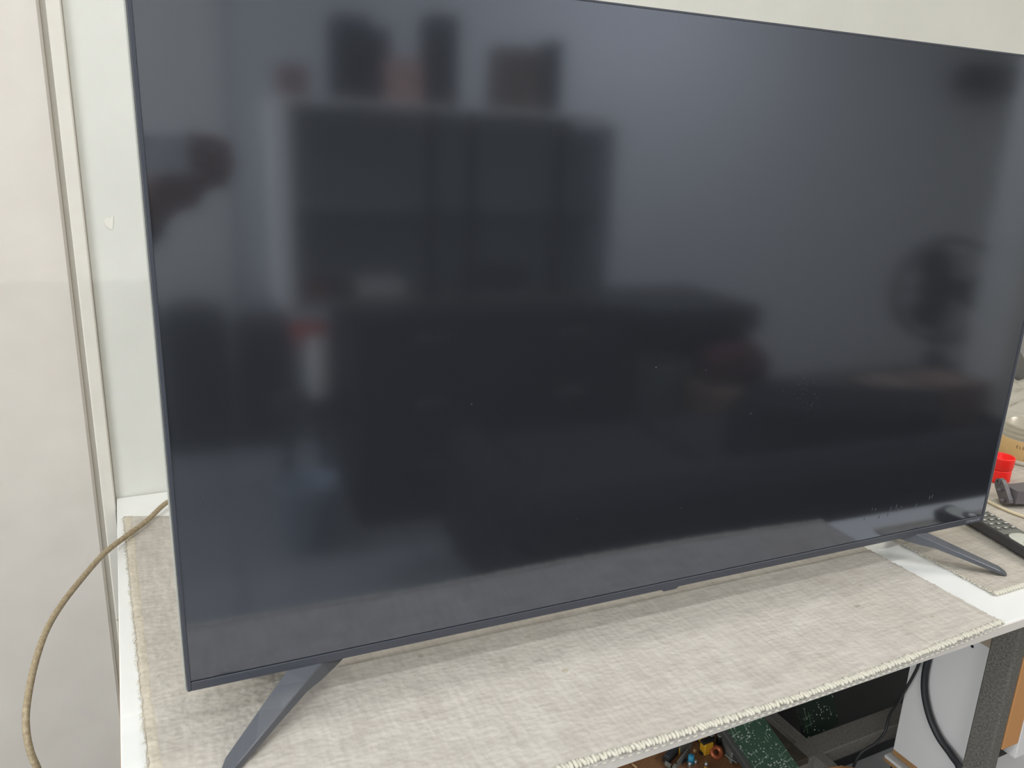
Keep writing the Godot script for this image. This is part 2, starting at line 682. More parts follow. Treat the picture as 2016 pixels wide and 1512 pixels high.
func build_room() -> void:
	var wall := textured("wall_paint", Color(0.83, 0.825, 0.795), Color(0.852, 0.847, 0.817), 0.012, 3, 0.7, 0.75, 11, 0.12)
	var doorm := textured("door_paint", Color(0.83, 0.80, 0.765), Color(0.85, 0.822, 0.788), 0.015, 3, 0.9, 0.6, 14, 0.15)
	var trim := textured("trim_paint", Color(0.85, 0.83, 0.79), Color(0.87, 0.85, 0.81), 0.02, 3, 1.0, 0.55, 15, 0.15)
	var tile := textured("floor_tile", Color(0.56, 0.565, 0.565), Color(0.62, 0.62, 0.61), 0.02, 4, 0.6, 0.35, 21)
	var x0 := -1.7
	var x1 := 5.6
	var z0 := -0.688
	var z1 := 3.25
	var h := 2.85
	# floor of large tiles on a slab
	var fl := struct_block("floor", Vector3(x0, -0.15, z0 - 0.1), Vector3(x1, -0.008, z1), mt("grout", Color(0.42, 0.42, 0.41), 0.9))
	var n := 0.6
	var tm := bbox(n - 0.006, 0.009, n - 0.006, 0.0015)
	for i in 12:
		for j in 6:
			var c := Vector3(x0 + 0.32 + i * n, -0.0045, z0 + 0.32 + j * n)
			part("tile", tm, tile, fl, c - fl.position)
	struct_block("ceiling", Vector3(x0, h, z0 - 0.1), Vector3(x1, h + 0.1, z1), mt("ceiling_paint", Color(0.9, 0.9, 0.885), 0.85))
	# the wall behind the table, with a door at its left end
	var wb := struct_block("wall_back", Vector3(-0.071, 0, z0 - 0.1), Vector3(x1, h, z0), wall)
	var wb2 := struct_block("wall_back_left", Vector3(x0, 0, z0 - 0.1), Vector3(-1.06, h, z0), wall)
	struct_block("wall_back_over_door", Vector3(-1.06, 2.13, z0 - 0.1), Vector3(-0.071, h, z0), wall)
	# left wall with a frosted window
	struct_block("wall_left", Vector3(x0 - 0.1, 0, z0 - 0.1), Vector3(x0, h, 0.25), wall)
	struct_block("wall_left_far", Vector3(x0 - 0.1, 0, 1.65), Vector3(x0, h, z1), wall)
	struct_block("wall_left_low", Vector3(x0 - 0.1, 0, 0.25), Vector3(x0, 0.30, 1.65), wall)
	struct_block("wall_left_high", Vector3(x0 - 0.1, 2.20, 0.25), Vector3(x0, h, 1.65), wall)
	var glow := mt("frosted_window", Color(0.9, 0.92, 0.95), 0.4)
	glow.emission_enabled = true
	glow.emission = Color(0.97, 0.985, 1.0)
	glow.emission_energy_multiplier = 0.8
	var win := struct_block("window_1", Vector3(x0 - 0.06, 0.30, 0.25), Vector3(x0 - 0.04, 2.20, 1.65), glow)
	for q in [[0.25, 0.31, 0.30, 2.20], [1.59, 1.65, 0.30, 2.20], [0.31, 1.59, 0.30, 0.36], [0.31, 1.59, 2.14, 2.20], [0.93, 0.97, 0.36, 2.14]]:
		block(win, "frame_bar", Vector3(0.012, q[2] - 1.25, q[0] - 0.95), Vector3(0.045, q[3] - 1.25, q[1] - 0.95), trim, 0.003)
	struct_block("wall_right", Vector3(x1, 0, z0 - 0.1), Vector3(x1 + 0.1, h, z1), wall)
	struct_block("wall_front", Vector3(x0, 0, z1), Vector3(0.24, h, z1 + 0.1), wall)
	struct_block("wall_front_right", Vector3(0.24, 0, z1 + 0.04), Vector3(x1, h, z1 + 0.14), mt("grey_wall_paint", Color(0.79, 0.795, 0.79), 0.8))
	struct_block("wall_partition", Vector3(2.95, 0, 1.28), Vector3(3.45, h, 1.46), wall)
	# paint marks: a scraped chip and lumps under the paint
	var rng := RandomNumberGenerator.new()
	rng.seed = 5
	var chip := PackedVector2Array([Vector2(-0.007, 0.004), Vector2(-0.002, 0.009), Vector2(0.002, 0.007), Vector2(0.007, 0.010), Vector2(0.006, 0.0), Vector2(0.004, -0.011), Vector2(-0.001, -0.010), Vector2(-0.005, -0.004)])
	var cp := part("paint_chip", extrude(chip, 0.0012), mt("plaster_chip", Color(0.885, 0.87, 0.83), 0.8), wb)
	cp.global_position = Vector3(-0.036, 1.233, z0 - 0.0003)
	# door leaf, gap and frame
	var door := struct_block("door_1", Vector3(-1.0, 0.01, z0 - 0.045), Vector3(-0.1005, 2.08, z0 - 0.004), doorm, 0.004)
	var st := new_st()
	for k in 30:
		var w := rng.randf_range(0.003, 0.009)
		var p := Vector3(rng.randf_range(-0.34, 0.44), rng.randf_range(-0.75, 0.75), 0.0185)
		add_ball(st, p, Vector3(w, rng.randf_range(0.001, 0.003), 0.0011), Basis(Vector3.BACK, rng.randf_range(-0.4, 0.4)), 8, 6)
	st.generate_normals()
	var lumps := part("paint_lumps", st.commit(), doorm, door)
	lumps.set_meta("kind", "stuff")
	var lever := part("door_handle", tube(PackedVector3Array([Vector3(0, 0, 0), Vector3(0, 0, 0.05), Vector3(0.03, 0, 0.055), Vector3(0.11, 0, 0.055)]), 0.009, 10), mt("steel", Color(0.7, 0.7, 0.7), 0.3, 0.9), door)
	lever.global_position = Vector3(-0.94, 1.02, z0 - 0.007)
	var f1 := struct_block("trim_1", Vector3(-0.0912, 0.514, z0 - 0.03), Vector3(-0.0708, 2.13, z0 + 0.012), trim, 0.002)
	block(f1, "frame_foot", Vector3(-0.0102, -1.322, -0.021), Vector3(0.0102, -0.811, 0.021), trim, 0.002)
	struct_block("trim_2", Vector3(-1.06, 0, z0 - 0.03), Vector3(-1.012, 2.13, z0 + 0.012), trim, 0.002)
	struct_block("trim_3", Vector3(-1.06, 2.09, z0 - 0.03), Vector3(-0.0708, 2.13, z0 + 0.0118), trim, 0.002)
	block(f1, "rebate", Vector3(-0.0195, -1.32, -0.032), Vector3(-0.0104, 0.76, -0.009), trim, 0.0005)
	struct_block("trim_4", Vector3(-1.06, 0, z0 - 0.1), Vector3(-0.0708, 2.12, z0 - 0.046), trim, 0.002)

func build_table() -> void:
	var top := textured("table_laminate", Color(0.925, 0.925, 0.915), Color(0.94, 0.94, 0.93), 0.01, 2, 1.0, 0.28, 31)
	var edge := mt("table_edge", Color(0.88, 0.855, 0.825), 0.5)
	var iron := textured("table_iron", Color(0.27, 0.255, 0.235), Color(0.50, 0.485, 0.46), 0.09, 4, 5.0, 0.6, 33)
	var lightiron := textured("rail_iron", Color(0.44, 0.42, 0.40), Color(0.58, 0.56, 0.535), 0.06, 4, 5.0, 0.6, 34)
	var t := thing("work_table", "long white laminate work table on speckled grey iron legs under the television", "table", Vector3(1.1, 0, -0.24))
	var x0 := -0.0685
	var x1 := 2.75
	var z0 := -0.686
	var z1 := 0.2055
	var o := t.position
	var tt := block(t, "tabletop", Vector3(x0, 0.732, z0) - o, Vector3(x1, 0.75, z1) - o, top, 0.0012)
	var eb := block(tt, "edge_band", Vector3(x0, 0.7325, z1 - 0.001) - o - tt.position, Vector3(x1, 0.7485, z1 + 0.0015) - o - tt.position, edge, 0.0012)
	eb.set_meta("label", "grey front edge strip of the tabletop")
	var ch := block(tt, "bare_edge", Vector3(x0 - 0.0006, 0.733, z1 - 0.5) - o - tt.position, Vector3(x0 + 0.001, 0.7455, z1 - 0.02) - o - tt.position, mt("chipboard", Color(0.70, 0.55, 0.38), 0.9), 0.0004)
	ch.set_meta("label", "bare chipboard side edge")
	for p in [[1.153, 0.141], [0.02, 0.141], [2.66, 0.141], [0.02, -0.67], [1.153, -0.67], [2.66, -0.67]]:
		block(t, "leg", Vector3(p[0], 0, p[1]) - o, Vector3(p[0] + (0.026 if p[0] > 1.1 and p[0] < 1.2 else 0.04), 0.732, p[1] + 0.04) - o, iron, 0.003)
	# iron frame of the lower shelf
	block(t, "rail", Vector3(0.06, 0.27, -0.115) - o, Vector3(1.66, 0.30, -0.07) - o, lightiron, 0.002)
	block(t, "rail", Vector3(0.06, 0.27, -0.65) - o, Vector3(2.66, 0.30, -0.61) - o, iron, 0.002)
	block(t, "rail", Vector3(1.065, 0.2702, -0.61) - o, Vector3(1.090, 0.3004, 0.10) - o, lightiron, 0.002)

func build_television() -> void:
	var W := 1.235
	var H := 0.715
	var y := 0.05
	var tv := thing("television", "large black flat television switched off on two splayed feet on the white table", "television", Vector3(0, 0.755, 0), TV_TURN)
	var plastic := mt("tv_plastic", Color(0.255, 0.265, 0.30), 0.42, 0.0, 0.5)
	var dark := mt("tv_black", Color(0.07, 0.072, 0.08), 0.5)
	var side := mt("tv_side", Color(0.68, 0.68, 0.655), 0.45, 0.2)
	block(tv, "back_cover", Vector3(0.004, y + 0.004, -0.030), Vector3(W - 0.004, y + H - 0.003, -0.004), dark, 0.004)
	block(tv, "back_bulge", Vector3(0.09, y + 0.001, -0.058), Vector3(W - 0.09, y + 0.43, -0.0295), dark, 0.01)
	var scr := mt("screen", Color(0.435, 0.45, 0.49), 0.092, 0.88, 0.5)
	block(tv, "screen", Vector3(0.0043, y + 0.0118, -0.0039), Vector3(W - 0.0043, y + H - 0.0022, -0.0012), scr, 0.0001)
	block(tv, "side_bezel", Vector3(0.0002, y, -0.012), Vector3(0.0043, y + H, 0.0), plastic, 0.0005)
	block(tv, "side_bezel", Vector3(W - 0.0048, y, -0.012), Vector3(W, y + H, 0.0), plastic, 0.0005)
	block(tv, "top_bezel", Vector3(0.0043, y + H - 0.0022, -0.012), Vector3(W - 0.0048, y + H, -0.0004), plastic, 0.0004)
	var bt := block(tv, "bottom_bezel", Vector3(0.0043, y, -0.014), Vector3(W - 0.0048, y + 0.0106, 0.0), plastic, 0.0006)
	var notch := PackedVector2Array([Vector2(-0.0145, 0.0), Vector2(-0.0095, -0.0034), Vector2(0.0095, -0.0034), Vector2(0.0145, 0.0), Vector2(0.0145, 0.002), Vector2(-0.0145, 0.002)])
	part("sensor_lip", extrude(notch, 0.012), plastic, tv, Vector3(0.6105, y + 0.0004, -0.0125))
	for sx in [-0.0023, W + 0.0002]:
		block(tv, "side_trim", Vector3(sx, y + 0.001, -0.026), Vector3(sx + 0.0023, y + H - 0.001, -0.0012), side, 0.0006)
	var tm := TextMesh.new()
	var font := SystemFont.new()
	font.font_names = PackedStringArray(["Droid Sans"])
	tm.font = font
	tm.text = "LG NanoCell"
	tm.font_size = 32
	tm.pixel_size = 0.00018
	tm.depth = 0.0002
	part("lettering", tm, mt("tv_letters", Color(0.62, 0.63, 0.66), 0.5), bt, Vector3(1.2085 - W / 2, 0.0002, 0.0071))
	# feet: a front and a rear prong meeting under the body
	for s in [0, 1]:
		var A := [Vector3(0.1014, 0, 0), Vector3(0.0267, -0.042, 0.067), Vector3(0.1405, 0, 0), Vector3(0.036, -0.042, 0.0815)]
		if s == 1:
			A = [Vector3(1.1064, 0, 0), Vector3(1.1965, -0.042, 0.0695), Vector3(1.083, 0, 0.004), Vector3(1.184, -0.042, 0.083)]
		var sec := []
		for k in 8:
			var t := [-0.45, -0.2, 0.0, 0.18, 0.45, 0.75, 0.95, 1.04][k] as float
			var l: Vector3 = A[0].lerp(A[1], t)
			var r: Vector3 = A[2].lerp(A[3], t)
			var th := [0.03, 0.026, 0.021, 0.0135, 0.0115, 0.0095, 0.0085, 0.006][k] as float
			if s == 1:
				th *= 0.72
			if k == 7:
				var m := (l + r) * 0.5
				l = l.lerp(m, 0.35)
				r = r.lerp(m, 0.35)
				l.y = -0.0455
				r.y = -0.0455
			var bl := Vector3(l.x, maxf(l.y - th, -0.0499), l.z)
			var br := Vector3(r.x, maxf(r.y - th, -0.0499), r.z)
			var ch := (r - l).normalized() * 0.0012
			sec.append([l + ch, r - ch, r - Vector3(0, 0.0012, 0), br, bl, l - Vector3(0, 0.0012, 0)])
		var ft := part("foot", loft(sec), plastic_foot(), tv, Vector3(0, y, 0))
		var back := []
		for k in 4:
			var t := [-0.1, 0.3, 0.7, 1.0][k] as float
			var l: Vector3 = (A[0] as Vector3).lerp(A[1], t)
			var r: Vector3 = (A[2] as Vector3).lerp(A[3], t)
			var off := [0.03, 0.02, 0.0105, 0.008][k] as float
			l.z = -l.z - 0.055
			r.z = -r.z - 0.055
			back.append([l, r, Vector3(r.x, maxf(r.y - off, -0.0499), r.z), Vector3(l.x, maxf(l.y - off, -0.0499), l.z)])
		part("rear_prong", loft(back), plastic_foot(), ft)
	# dust specks, scratches and a smeared patch on the glass
	var st := new_st()
	var rng := RandomNumberGenerator.new()
	rng.seed = 77
	var spots := [[0.556, 0.315, 0.0012], [0.632, 0.306, 0.0008], [0.713, 0.240, 0.0011], [0.615, 0.118, 0.0008], [0.458, 0.127, 0.0006], [0.315, 0.290, 0.0008], [0.03, 0.22, 0.0006]]
	for p in spots:
		add_ball(st, Vector3(p[0], y + p[1], -0.0010), Vector3(p[2], p[2], 0.0003), Basis.IDENTITY, 6, 4)
	for k in 46:
		var q := Vector2(0.80, 0.255) + Vector2(rng.randfn(0.0, 0.014), rng.randfn(0.0, 0.022))
		var w := rng.randf_range(0.0003, 0.0009)
		add_ball(st, Vector3(q.x, y + q.y, -0.0011), Vector3(w * 0.6, w * rng.randf_range(0.4, 1.6), 0.0002), Basis(Vector3.BACK, rng.randf_range(-0.8, 0.2)), 6, 4)
	for k in 12:
		var q2 := Vector2(1.0, 0.052) + Vector2(rng.randf_range(-0.06, 0.10), rng.randf_range(-0.008, 0.012))
		add_ball(st, Vector3(q2.x, y + q2.y, -0.0011), Vector3(0.0010, rng.randf_range(0.0016, 0.0045), 0.0002), Basis(Vector3.BACK, rng.randf_range(-0.5, 0.0)), 6, 4)
	st.generate_normals()
	var du := part("dust", st.commit(), mt("dust", Color(0.29, 0.305, 0.32), 0.9), tv)
	du.set_meta("kind", "stuff")

func plastic_foot() -> StandardMaterial3D:
	return mt("foot_plastic", Color(0.335, 0.345, 0.37), 0.38)

func build_mats() -> void:
	var cream := mt("cream_yarn", Color(0.83, 0.81, 0.755), 0.95, 0.0, 0.2)
	var front := func(x: float) -> float:
		var k := clampf((x - 0.36) / 0.68, 0.0, 1.0)
		return 0.2065 + 0.0105 * sin(k * PI)
	var edge := func(u: float, v: float) -> Vector2:
		var xl := lerpf(-0.0588, -0.0395, v)
		var x := lerpf(xl, 1.056, u)
		var zb := lerpf(-0.595, -0.545, minf(u * 8.0, 1.0))
		return Vector2(x, lerpf(zb, front.call(x), v))
	var m := cloth_mat("mat_cloth", 41, Color.WHITE)
	var mat := single("table_mat", mat_mesh(edge, 110, 80, 0.7502, 0.0048, 9, 0.0011), m, "long beige grey woven cloth mat with cream binding under the television", "mat")
	var st := new_st()
	var rng := RandomNumberGenerator.new()
	rng.seed = 12
	var x := -0.038
	while x < 1.055:
		add_ball(st, Vector3(x, 0.7548 + rng.randf_range(-0.0006, 0.0006), front.call(x) - 0.0015), Vector3(0.0027, 0.0030 + rng.randf_range(-0.0007, 0.0007), 0.0062 + rng.randf_range(-0.0022, 0.0010)), Basis(Vector3.UP, rng.randf_range(-0.4, 0.4)), 8, 6)
		x += rng.randf_range(0.0036, 0.0052)
	st.generate_normals()
	var bd := part("binding", st.commit(), cream, mat)
	bd.set_meta("kind", "stuff")
	bd.set_meta("label", "cream overlocked front edge")
	var stitch := new_st()
	x = -0.03
	while x < 1.05:
		add_ball(stitch, Vector3(x, 0.7512, front.call(x) + 0.0046), Vector3(0.0036, 0.0008, 0.0008), Basis.IDENTITY, 6, 4)
		x += 0.0105
	stitch.generate_normals()
	part("stitches", stitch.commit(), cream, mat).set_meta("kind", "stuff")
	var hem_edge := func(u: float, v: float) -> Vector2:
		var xl := lerpf(-0.0583, -0.039, v)
		return Vector2(xl + u * 0.013, lerpf(-0.590, 0.200, v))
	part("hem", mat_mesh(hem_edge, 5, 130, 0.7549, 0.0006, 19, 0.0012), cloth_mat("hem_cloth", 47, Color(1.05, 1.04, 1.0)), mat)
	part("fringe", fringe([Vector2(-0.0588, -0.594), Vector2(-0.0395, 0.206)], Vector2(-1, 0), 0.7530, 240, 0.0045, 3), cream, mat).set_meta("kind", "stuff")
	part("fringe", fringe([Vector2(1.056, -0.5), Vector2(1.056, 0.206)], Vector2(1, 0), 0.7525, 260, 0.005, 4), mt("grey_yarn", Color(0.66, 0.62, 0.55), 0.95), mat).set_meta("kind", "stuff")
	# second mat under the right foot
	var edge2 := func(u: float, v: float) -> Vector2:
		var xl := lerpf(1.143, 1.1225, v)
		return Vector2(lerpf(xl, 2.02, u), lerpf(-0.30, 0.151, v))
	var m2 := cloth_mat("mat_cloth_two", 61, Color(0.97, 0.965, 0.95))
	var mat2 := single("table_mat", mat_mesh(edge2, 70, 40, 0.7502, 0.0048, 23, 0.0013), m2, "shorter grey beige cloth mat under the television's right foot and the remote", "mat")
	part("fringe", fringe([Vector2(1.143, -0.30), Vector2(1.1225, 0.151)], Vector2(-1, 0), 0.7528, 330, 0.007, 6), cream, mat2).set_meta("kind", "stuff")
	var b2 := new_st()
	x = 1.124
	while x < 2.02:
		add_ball(b2, Vector3(x, 0.7535, 0.1495), Vector3(0.0036, 0.0034, 0.006), Basis(Vector3.UP, rng.randf_range(-0.3, 0.3)), 6, 5)
		x += 0.0064
	b2.generate_normals()
	part("binding", b2.commit(), cream, mat2).set_meta("kind", "stuff")

func build_desk_items() -> void:
	var y := 0.7552
	# power cord from behind the television, over the table's left edge and down
	var cord := smooth_path([Vector3(0.30, 0.80, -0.45), Vector3(0.22, 0.775, -0.56), Vector3(0.13, 0.768, -0.645), Vector3(0.07, 0.767, -0.645), Vector3(0.013, 0.768, -0.598), Vector3(-0.023, 0.7665, -0.536), Vector3(-0.054, 0.765, -0.493), Vector3(-0.086, 0.762, -0.449), Vector3(-0.115, 0.757, -0.389), Vector3(-0.139, 0.75, -0.336), Vector3(-0.156, 0.738, -0.294), Vector3(-0.167, 0.722, -0.246), Vector3(-0.174, 0.70, -0.206), Vector3(-0.176, 0.68, -0.184), Vector3(-0.173, 0.655, -0.168), Vector3(-0.165, 0.62, -0.16), Vector3(-0.15, 0.52, -0.15), Vector3(-0.14, 0.35, -0.12), Vector3(-0.16, 0.15, -0.05), Vector3(-0.2, 0.03, 0.02), Vector3(-0.32, 0.006, 0.1), Vector3(-0.55, 0.005, 0.02)], 6)
	var cm := textured("cord_sleeve", Color(0.50, 0.43, 0.33), Color(0.76, 0.70, 0.58), 0.06, 3, 6.0, 0.6, 51)
	single("power_cord", tube(cord, 0.0042, 10), cm, "old brownish beige power cord curving over the table's left edge", "cord")
	# remote control
	var r := thing("remote_control", "long black remote control with white keys beside the television's right corner", "remote control", Vector3(1.3065, y, 0.04), -14.0)
	var bodym := mt("remote_black", Color(0.215, 0.205, 0.21), 0.5)
	var sec := []
	for k in 9:
		var t := [-1.0, -0.97, -0.9, -0.5, 0.0, 0.5, 0.9, 0.97, 1.0][k] as float
		var w := [0.6, 0.85, 0.97, 1.0, 1.0, 1.0, 0.97, 0.85, 0.6][k] * 0.026 as float
		var hgt := [0.014, 0.018, 0.0205, 0.0215, 0.0215, 0.0215, 0.0205, 0.018, 0.014][k] as float
		var z := t * 0.121
		sec.append([Vector3(-w * 0.72, 0.0005, z), Vector3(-w, 0.007, z), Vector3(-w * 0.96, hgt - 0.002, z), Vector3(-w * 0.88, hgt, z), Vector3(w * 0.88, hgt, z), Vector3(w * 0.96, hgt - 0.002, z), Vector3(w, 0.007, z), Vector3(w * 0.72, 0.0005, z)])
	part("body", loft(sec), bodym, r)
	block(r, "key_plate", Vector3(-0.0215, 0.0212, -0.105), Vector3(0.0215, 0.0222, 0.018), mt("remote_plate", Color(0.46, 0.455, 0.43), 0.45), 0.0005)
	var sil := extrude(ring_outline(0.043, 0.088, 0.018), 0.0012)
	part("silver_plate", sil, mt("remote_silver", Color(0.84, 0.84, 0.80), 0.35, 0.3), r, Vector3(0, 0.0212, 0.062), Vector3(-90, 0, 0))
	var keym := mt("remote_key", Color(0.33, 0.325, 0.31), 0.5)
	var printm := mt("key_print", Color(0.93, 0.93, 0.9), 0.6)
	for i in 7:
		for j in 3:
			var kx := (j - 1) * 0.0148
			var kz := -0.096 + i * 0.0158
			var ke := part("key", bbox(0.0105, 0.002, 0.0085, 0.0008), keym, r, Vector3(kx, 0.0228, kz))
			part("key_mark", bbox(0.006 if (i + j) % 3 else 0.0045, 0.0003, 0.0024, 0.0001), printm, ke, Vector3(0, 0.0011, 0))
	part("ring_key", lathe(crease([Vector2(0.0, 0.0), Vector2(0.0165, 0.0), Vector2(0.0165, 0.0022), Vector2(0.0085, 0.0025), Vector2(0.0085, 0.001), Vector2(0.0, 0.001)]), 28), keym, r, Vector3(0, 0.0222, 0.062))
	part("centre_key", lathe(crease([Vector2(0.0, 0.0), Vector2(0.007, 0.0), Vector2(0.007, 0.003), Vector2(0.0, 0.0034)]), 20), printm, r, Vector3(0, 0.0232, 0.062))
	# thin cream cord behind the remote
	single("cream_cable", tube(smooth_path([Vector3(1.47, y + 0.004, -0.25), Vector3(1.445, y + 0.003, -0.15), Vector3(1.434, y + 0.003, -0.08), Vector3(1.428, y + 0.003, -0.04), Vector3(1.433, y + 0.003, 0.0), Vector3(1.46, y + 0.003, 0.07), Vector3(1.55, y + 0.003, 0.12)], 8), 0.0032, 8), mt("cream_cord", Color(0.86, 0.80, 0.68), 0.6), "thin cream cable lying on the mat behind the remote control", "cable")
	# dark plastic bracket with a ringed end plate
	var b := thing("bracket", "dark grey plastic bracket with ringed end plate behind the remote control", "bracket", Vector3(1.438, y + 0.005, -0.048), 0.0)
	var bm := mt("bracket_plastic", Color(0.38, 0.36, 0.37), 0.45)
	var plate := PackedVector2Array([Vector2(-0.010, 0.0), Vector2(0.004, 0.0), Vector2(0.011, 0.006), Vector2(0.012, 0.038), Vector2(0.009, 0.047), Vector2(0.003, 0.051), Vector2(-0.004, 0.050), Vector2(-0.009, 0.045), Vector2(-0.011, 0.036), Vector2(-0.012, 0.006)])
	var pl := part("end_plate", extrude(plate, 0.009, -0.0045), bm, b, Vector3(0.010, 0.001, 0.0), Vector3(0, 76, -36))
	part("ring", tube(ring3(0.0048, 14), 0.0013, 6, 1.0, true), bm, pl, Vector3(0, 0.0435, -0.0052))
	for q in [[0.028, 0.0095], [0.008, 0.011]]:
		part("stud", tube(PackedVector3Array([Vector3(0, 0, 0), Vector3(0, 0, -0.006), Vector3(0, 0, -0.012)]), 0.0027, 8), bm, pl, Vector3(-0.002, q[0], -0.003), Vector3(0, 0, 0))
	part("arm", loft([[Vector3(0.014, 0.006, 0.012), Vector3(0.018, 0.030, 0.010), Vector3(0.024, 0.031, -0.022), Vector3(0.018, 0.004, -0.022)], [Vector3(0.15, 0.0, 0.050), Vector3(0.155, 0.030, 0.048), Vector3(0.17, 0.031, 0.0), Vector3(0.165, 0.0, 0.0)]]), bm, b)
	part("socket", lathe(crease([Vector2(0.0, 0.0), Vector2(0.011, 0.0), Vector2(0.013, 0.010), Vector2(0.009, 0.011), Vector2(0.008, 0.003), Vector2(0.0, 0.003)]), 18), mt("tv_black", Color.BLACK), b, Vector3(0.085, 0.030, 0.012))
	single("thin_cable", tube(smooth_path([Vector3(1.5, y + 0.003, -0.2), Vector3(1.548, y + 0.0025, -0.141), Vector3(1.54, y + 0.0025, -0.112), Vector3(1.56, y + 0.0025, -0.10), Vector3(1.60, y + 0.0025, -0.10), Vector3(1.75, y + 0.0025, -0.06)], 6), 0.0019, 7), mt("cable_grey", Color(0.30, 0.29, 0.28), 0.6), "thin dark cable between the red cap and the bracket", "cable")
	# red plastic cap
	var rc := thing("bottle_cap", "bright red plastic screw cap standing open beside the television", "cap", Vector3(1.562, y, -0.145))
	var red := mt("red_plastic", Color(1.0, 0.16, 0.13), 0.4)
	part("skirt", lathe(crease([Vector2(0.0, 0.0), Vector2(0.0215, 0.0), Vector2(0.0235, 0.003), Vector2(0.0235, 0.026), Vector2(0.0222, 0.0275), Vector2(0.0, 0.0275)]), 32), red, rc)
	part("rim", lathe(crease([Vector2(0.0222, 0.0275), Vector2(0.0245, 0.030), Vector2(0.0255, 0.052), Vector2(0.0245, 0.054), Vector2(0.0222, 0.053), Vector2(0.0215, 0.032), Vector2(0.0, 0.032)]), 32), red, rc)
	# clear jar with a tan label
	var j := thing("jar", "clear ribbed plastic jar with a printed tan paper label behind the red cap", "jar", Vector3(1.742, y, -0.2))
	var clear := mt("jar_plastic", Color(0.72, 0.69, 0.62, 1.0), 0.25)
	var tanm := mt("label_paper", Color(0.86, 0.72, 0.50), 0.7)
	part("base", lathe(crease([Vector2(0.0, 0.0), Vector2(0.053, 0.0), Vector2(0.056, 0.004), Vector2(0.056, 0.012), Vector2(0.0, 0.012)]), 40), mt("jar_base", Color(0.82, 0.80, 0.75), 0.5), j)
	part("label", lathe(crease([Vector2(0.055, 0.0112), Vector2(0.0562, 0.0112), Vector2(0.0562, 0.0535), Vector2(0.055, 0.0535)]), 48), tanm, j)
	part("wall", lathe([Vector2(0.0552, 0.0115), Vector2(0.0552, 0.054), Vector2(0.0525, 0.0555), Vector2(0.0555, 0.060), Vector2(0.0545, 0.064), Vector2(0.0525, 0.066), Vector2(0.0548, 0.070), Vector2(0.0538, 0.074), Vector2(0.052, 0.076), Vector2(0.0535, 0.080), Vector2(0.052, 0.0835), Vector2(0.05, 0.0835), Vector2(0.05, 0.05), Vector2(0.0, 0.05)], 48), clear, j)
	var ink := mt("ink", Color(0.36, 0.29, 0.2), 0.8)
	var font := SystemFont.new()
	font.font_names = PackedStringArray(["Droid Sans"])
	var word := "ELEKTRONIK"
	for i in word.length():
		var tm := TextMesh.new()
		tm.font = font
		tm.text = word[i]
		tm.font_size = 32
		tm.pixel_size = 0.00028
		tm.depth = 0.0002
		var th := deg_to_rad(-80.0 + i * 6.2)
		part("letter", tm, ink, j, Vector3(sin(th) * 0.0563, 0.0405, cos(th) * 0.0563), Vector3(0, rad_to_deg(th), 0))
	for i in 14:
		var th := deg_to_rad(-62.0 + i * 4.5)
		part("barcode_bar", bbox(0.0012 + 0.0008 * (i % 3), 0.011, 0.0003, 0.0001), ink, j, Vector3(sin(th) * 0.0563, 0.020, cos(th) * 0.0563), Vector3(0, rad_to_deg(th), 0))
	# crumpled plastic bag
	var st := new_st()
	st.set_smooth_group(0)
	var fn := FastNoiseLite.new()
	fn.seed = 8
	fn.frequency = 0.9
	fn.fractal_octaves = 3
	fn.fractal_type = FastNoiseLite.FRACTAL_RIDGED
	var g := []
	for v in 25:
		var row := []
		for u in 37:
			var p := Vector2(u / 18.0 - 1.0, v / 12.0 - 1.0)
			var q := Vector2(p.x * sqrt(1.0 - p.y * p.y * 0.5), p.y * sqrt(1.0 - p.x * p.x * 0.5))
			var rr := q.length()
			var hh := 0.0
			if rr < 0.98:
				hh = pow(1.0 - rr * rr, 0.45) * (0.055 + fn.get_noise_2d(q.x * 3.0, q.y * 3.0) * 0.022)
			row.append(Vector3(q.x * 0.26, 0.0015 + maxf(hh, 0.0), q.y * 0.15))
		g.append(row)
	for v in 24:
		for u in 36:
			sq(st, g[v][u], g[v + 1][u], g[v + 1][u + 1], g[v][u + 1])
	st.generate_normals()
	single("plastic_bag", st.commit(), mt("bag_plastic", Color(0.72, 0.70, 0.655), 0.3), "crumpled pale grey plastic bag on the table behind the jar", "bag", Vector3(2.17, 0.7505, -0.44), Vector3(0, 8, 0))
	# grey case behind
	var gc := thing("tool_case", "grey plastic case with a sloped lower corner against the white wall", "case", Vector3(2.52, 0.7505, -0.60))
	var gm := mt("case_grey", Color(0.55, 0.545, 0.53), 0.6)
	part("shell", extrude(PackedVector2Array([Vector2(-0.26, 0.36), Vector2(-0.255, 0.135), Vector2(-0.172, 0.058), Vector2(-0.116, 0.0), Vector2(0.19, 0.0), Vector2(0.19, 0.36), Vector2(0.16, 0.38), Vector2(-0.24, 0.38)]), 0.07, -0.05), gm, gc)
	part("carry_handle", tube(smooth_path([Vector3(-0.10, 0.375, -0.015), Vector3(-0.095, 0.42, -0.015), Vector3(0.03, 0.42, -0.015), Vector3(0.035, 0.375, -0.015)], 6), 0.009, 8), gm, gc)

func ring3(r: float, n: int) -> PackedVector3Array:
	var p := PackedVector3Array()
	for i in n:
		p.append(Vector3(cos(TAU * i / n) * r, sin(TAU * i / n) * r, 0))
	return p

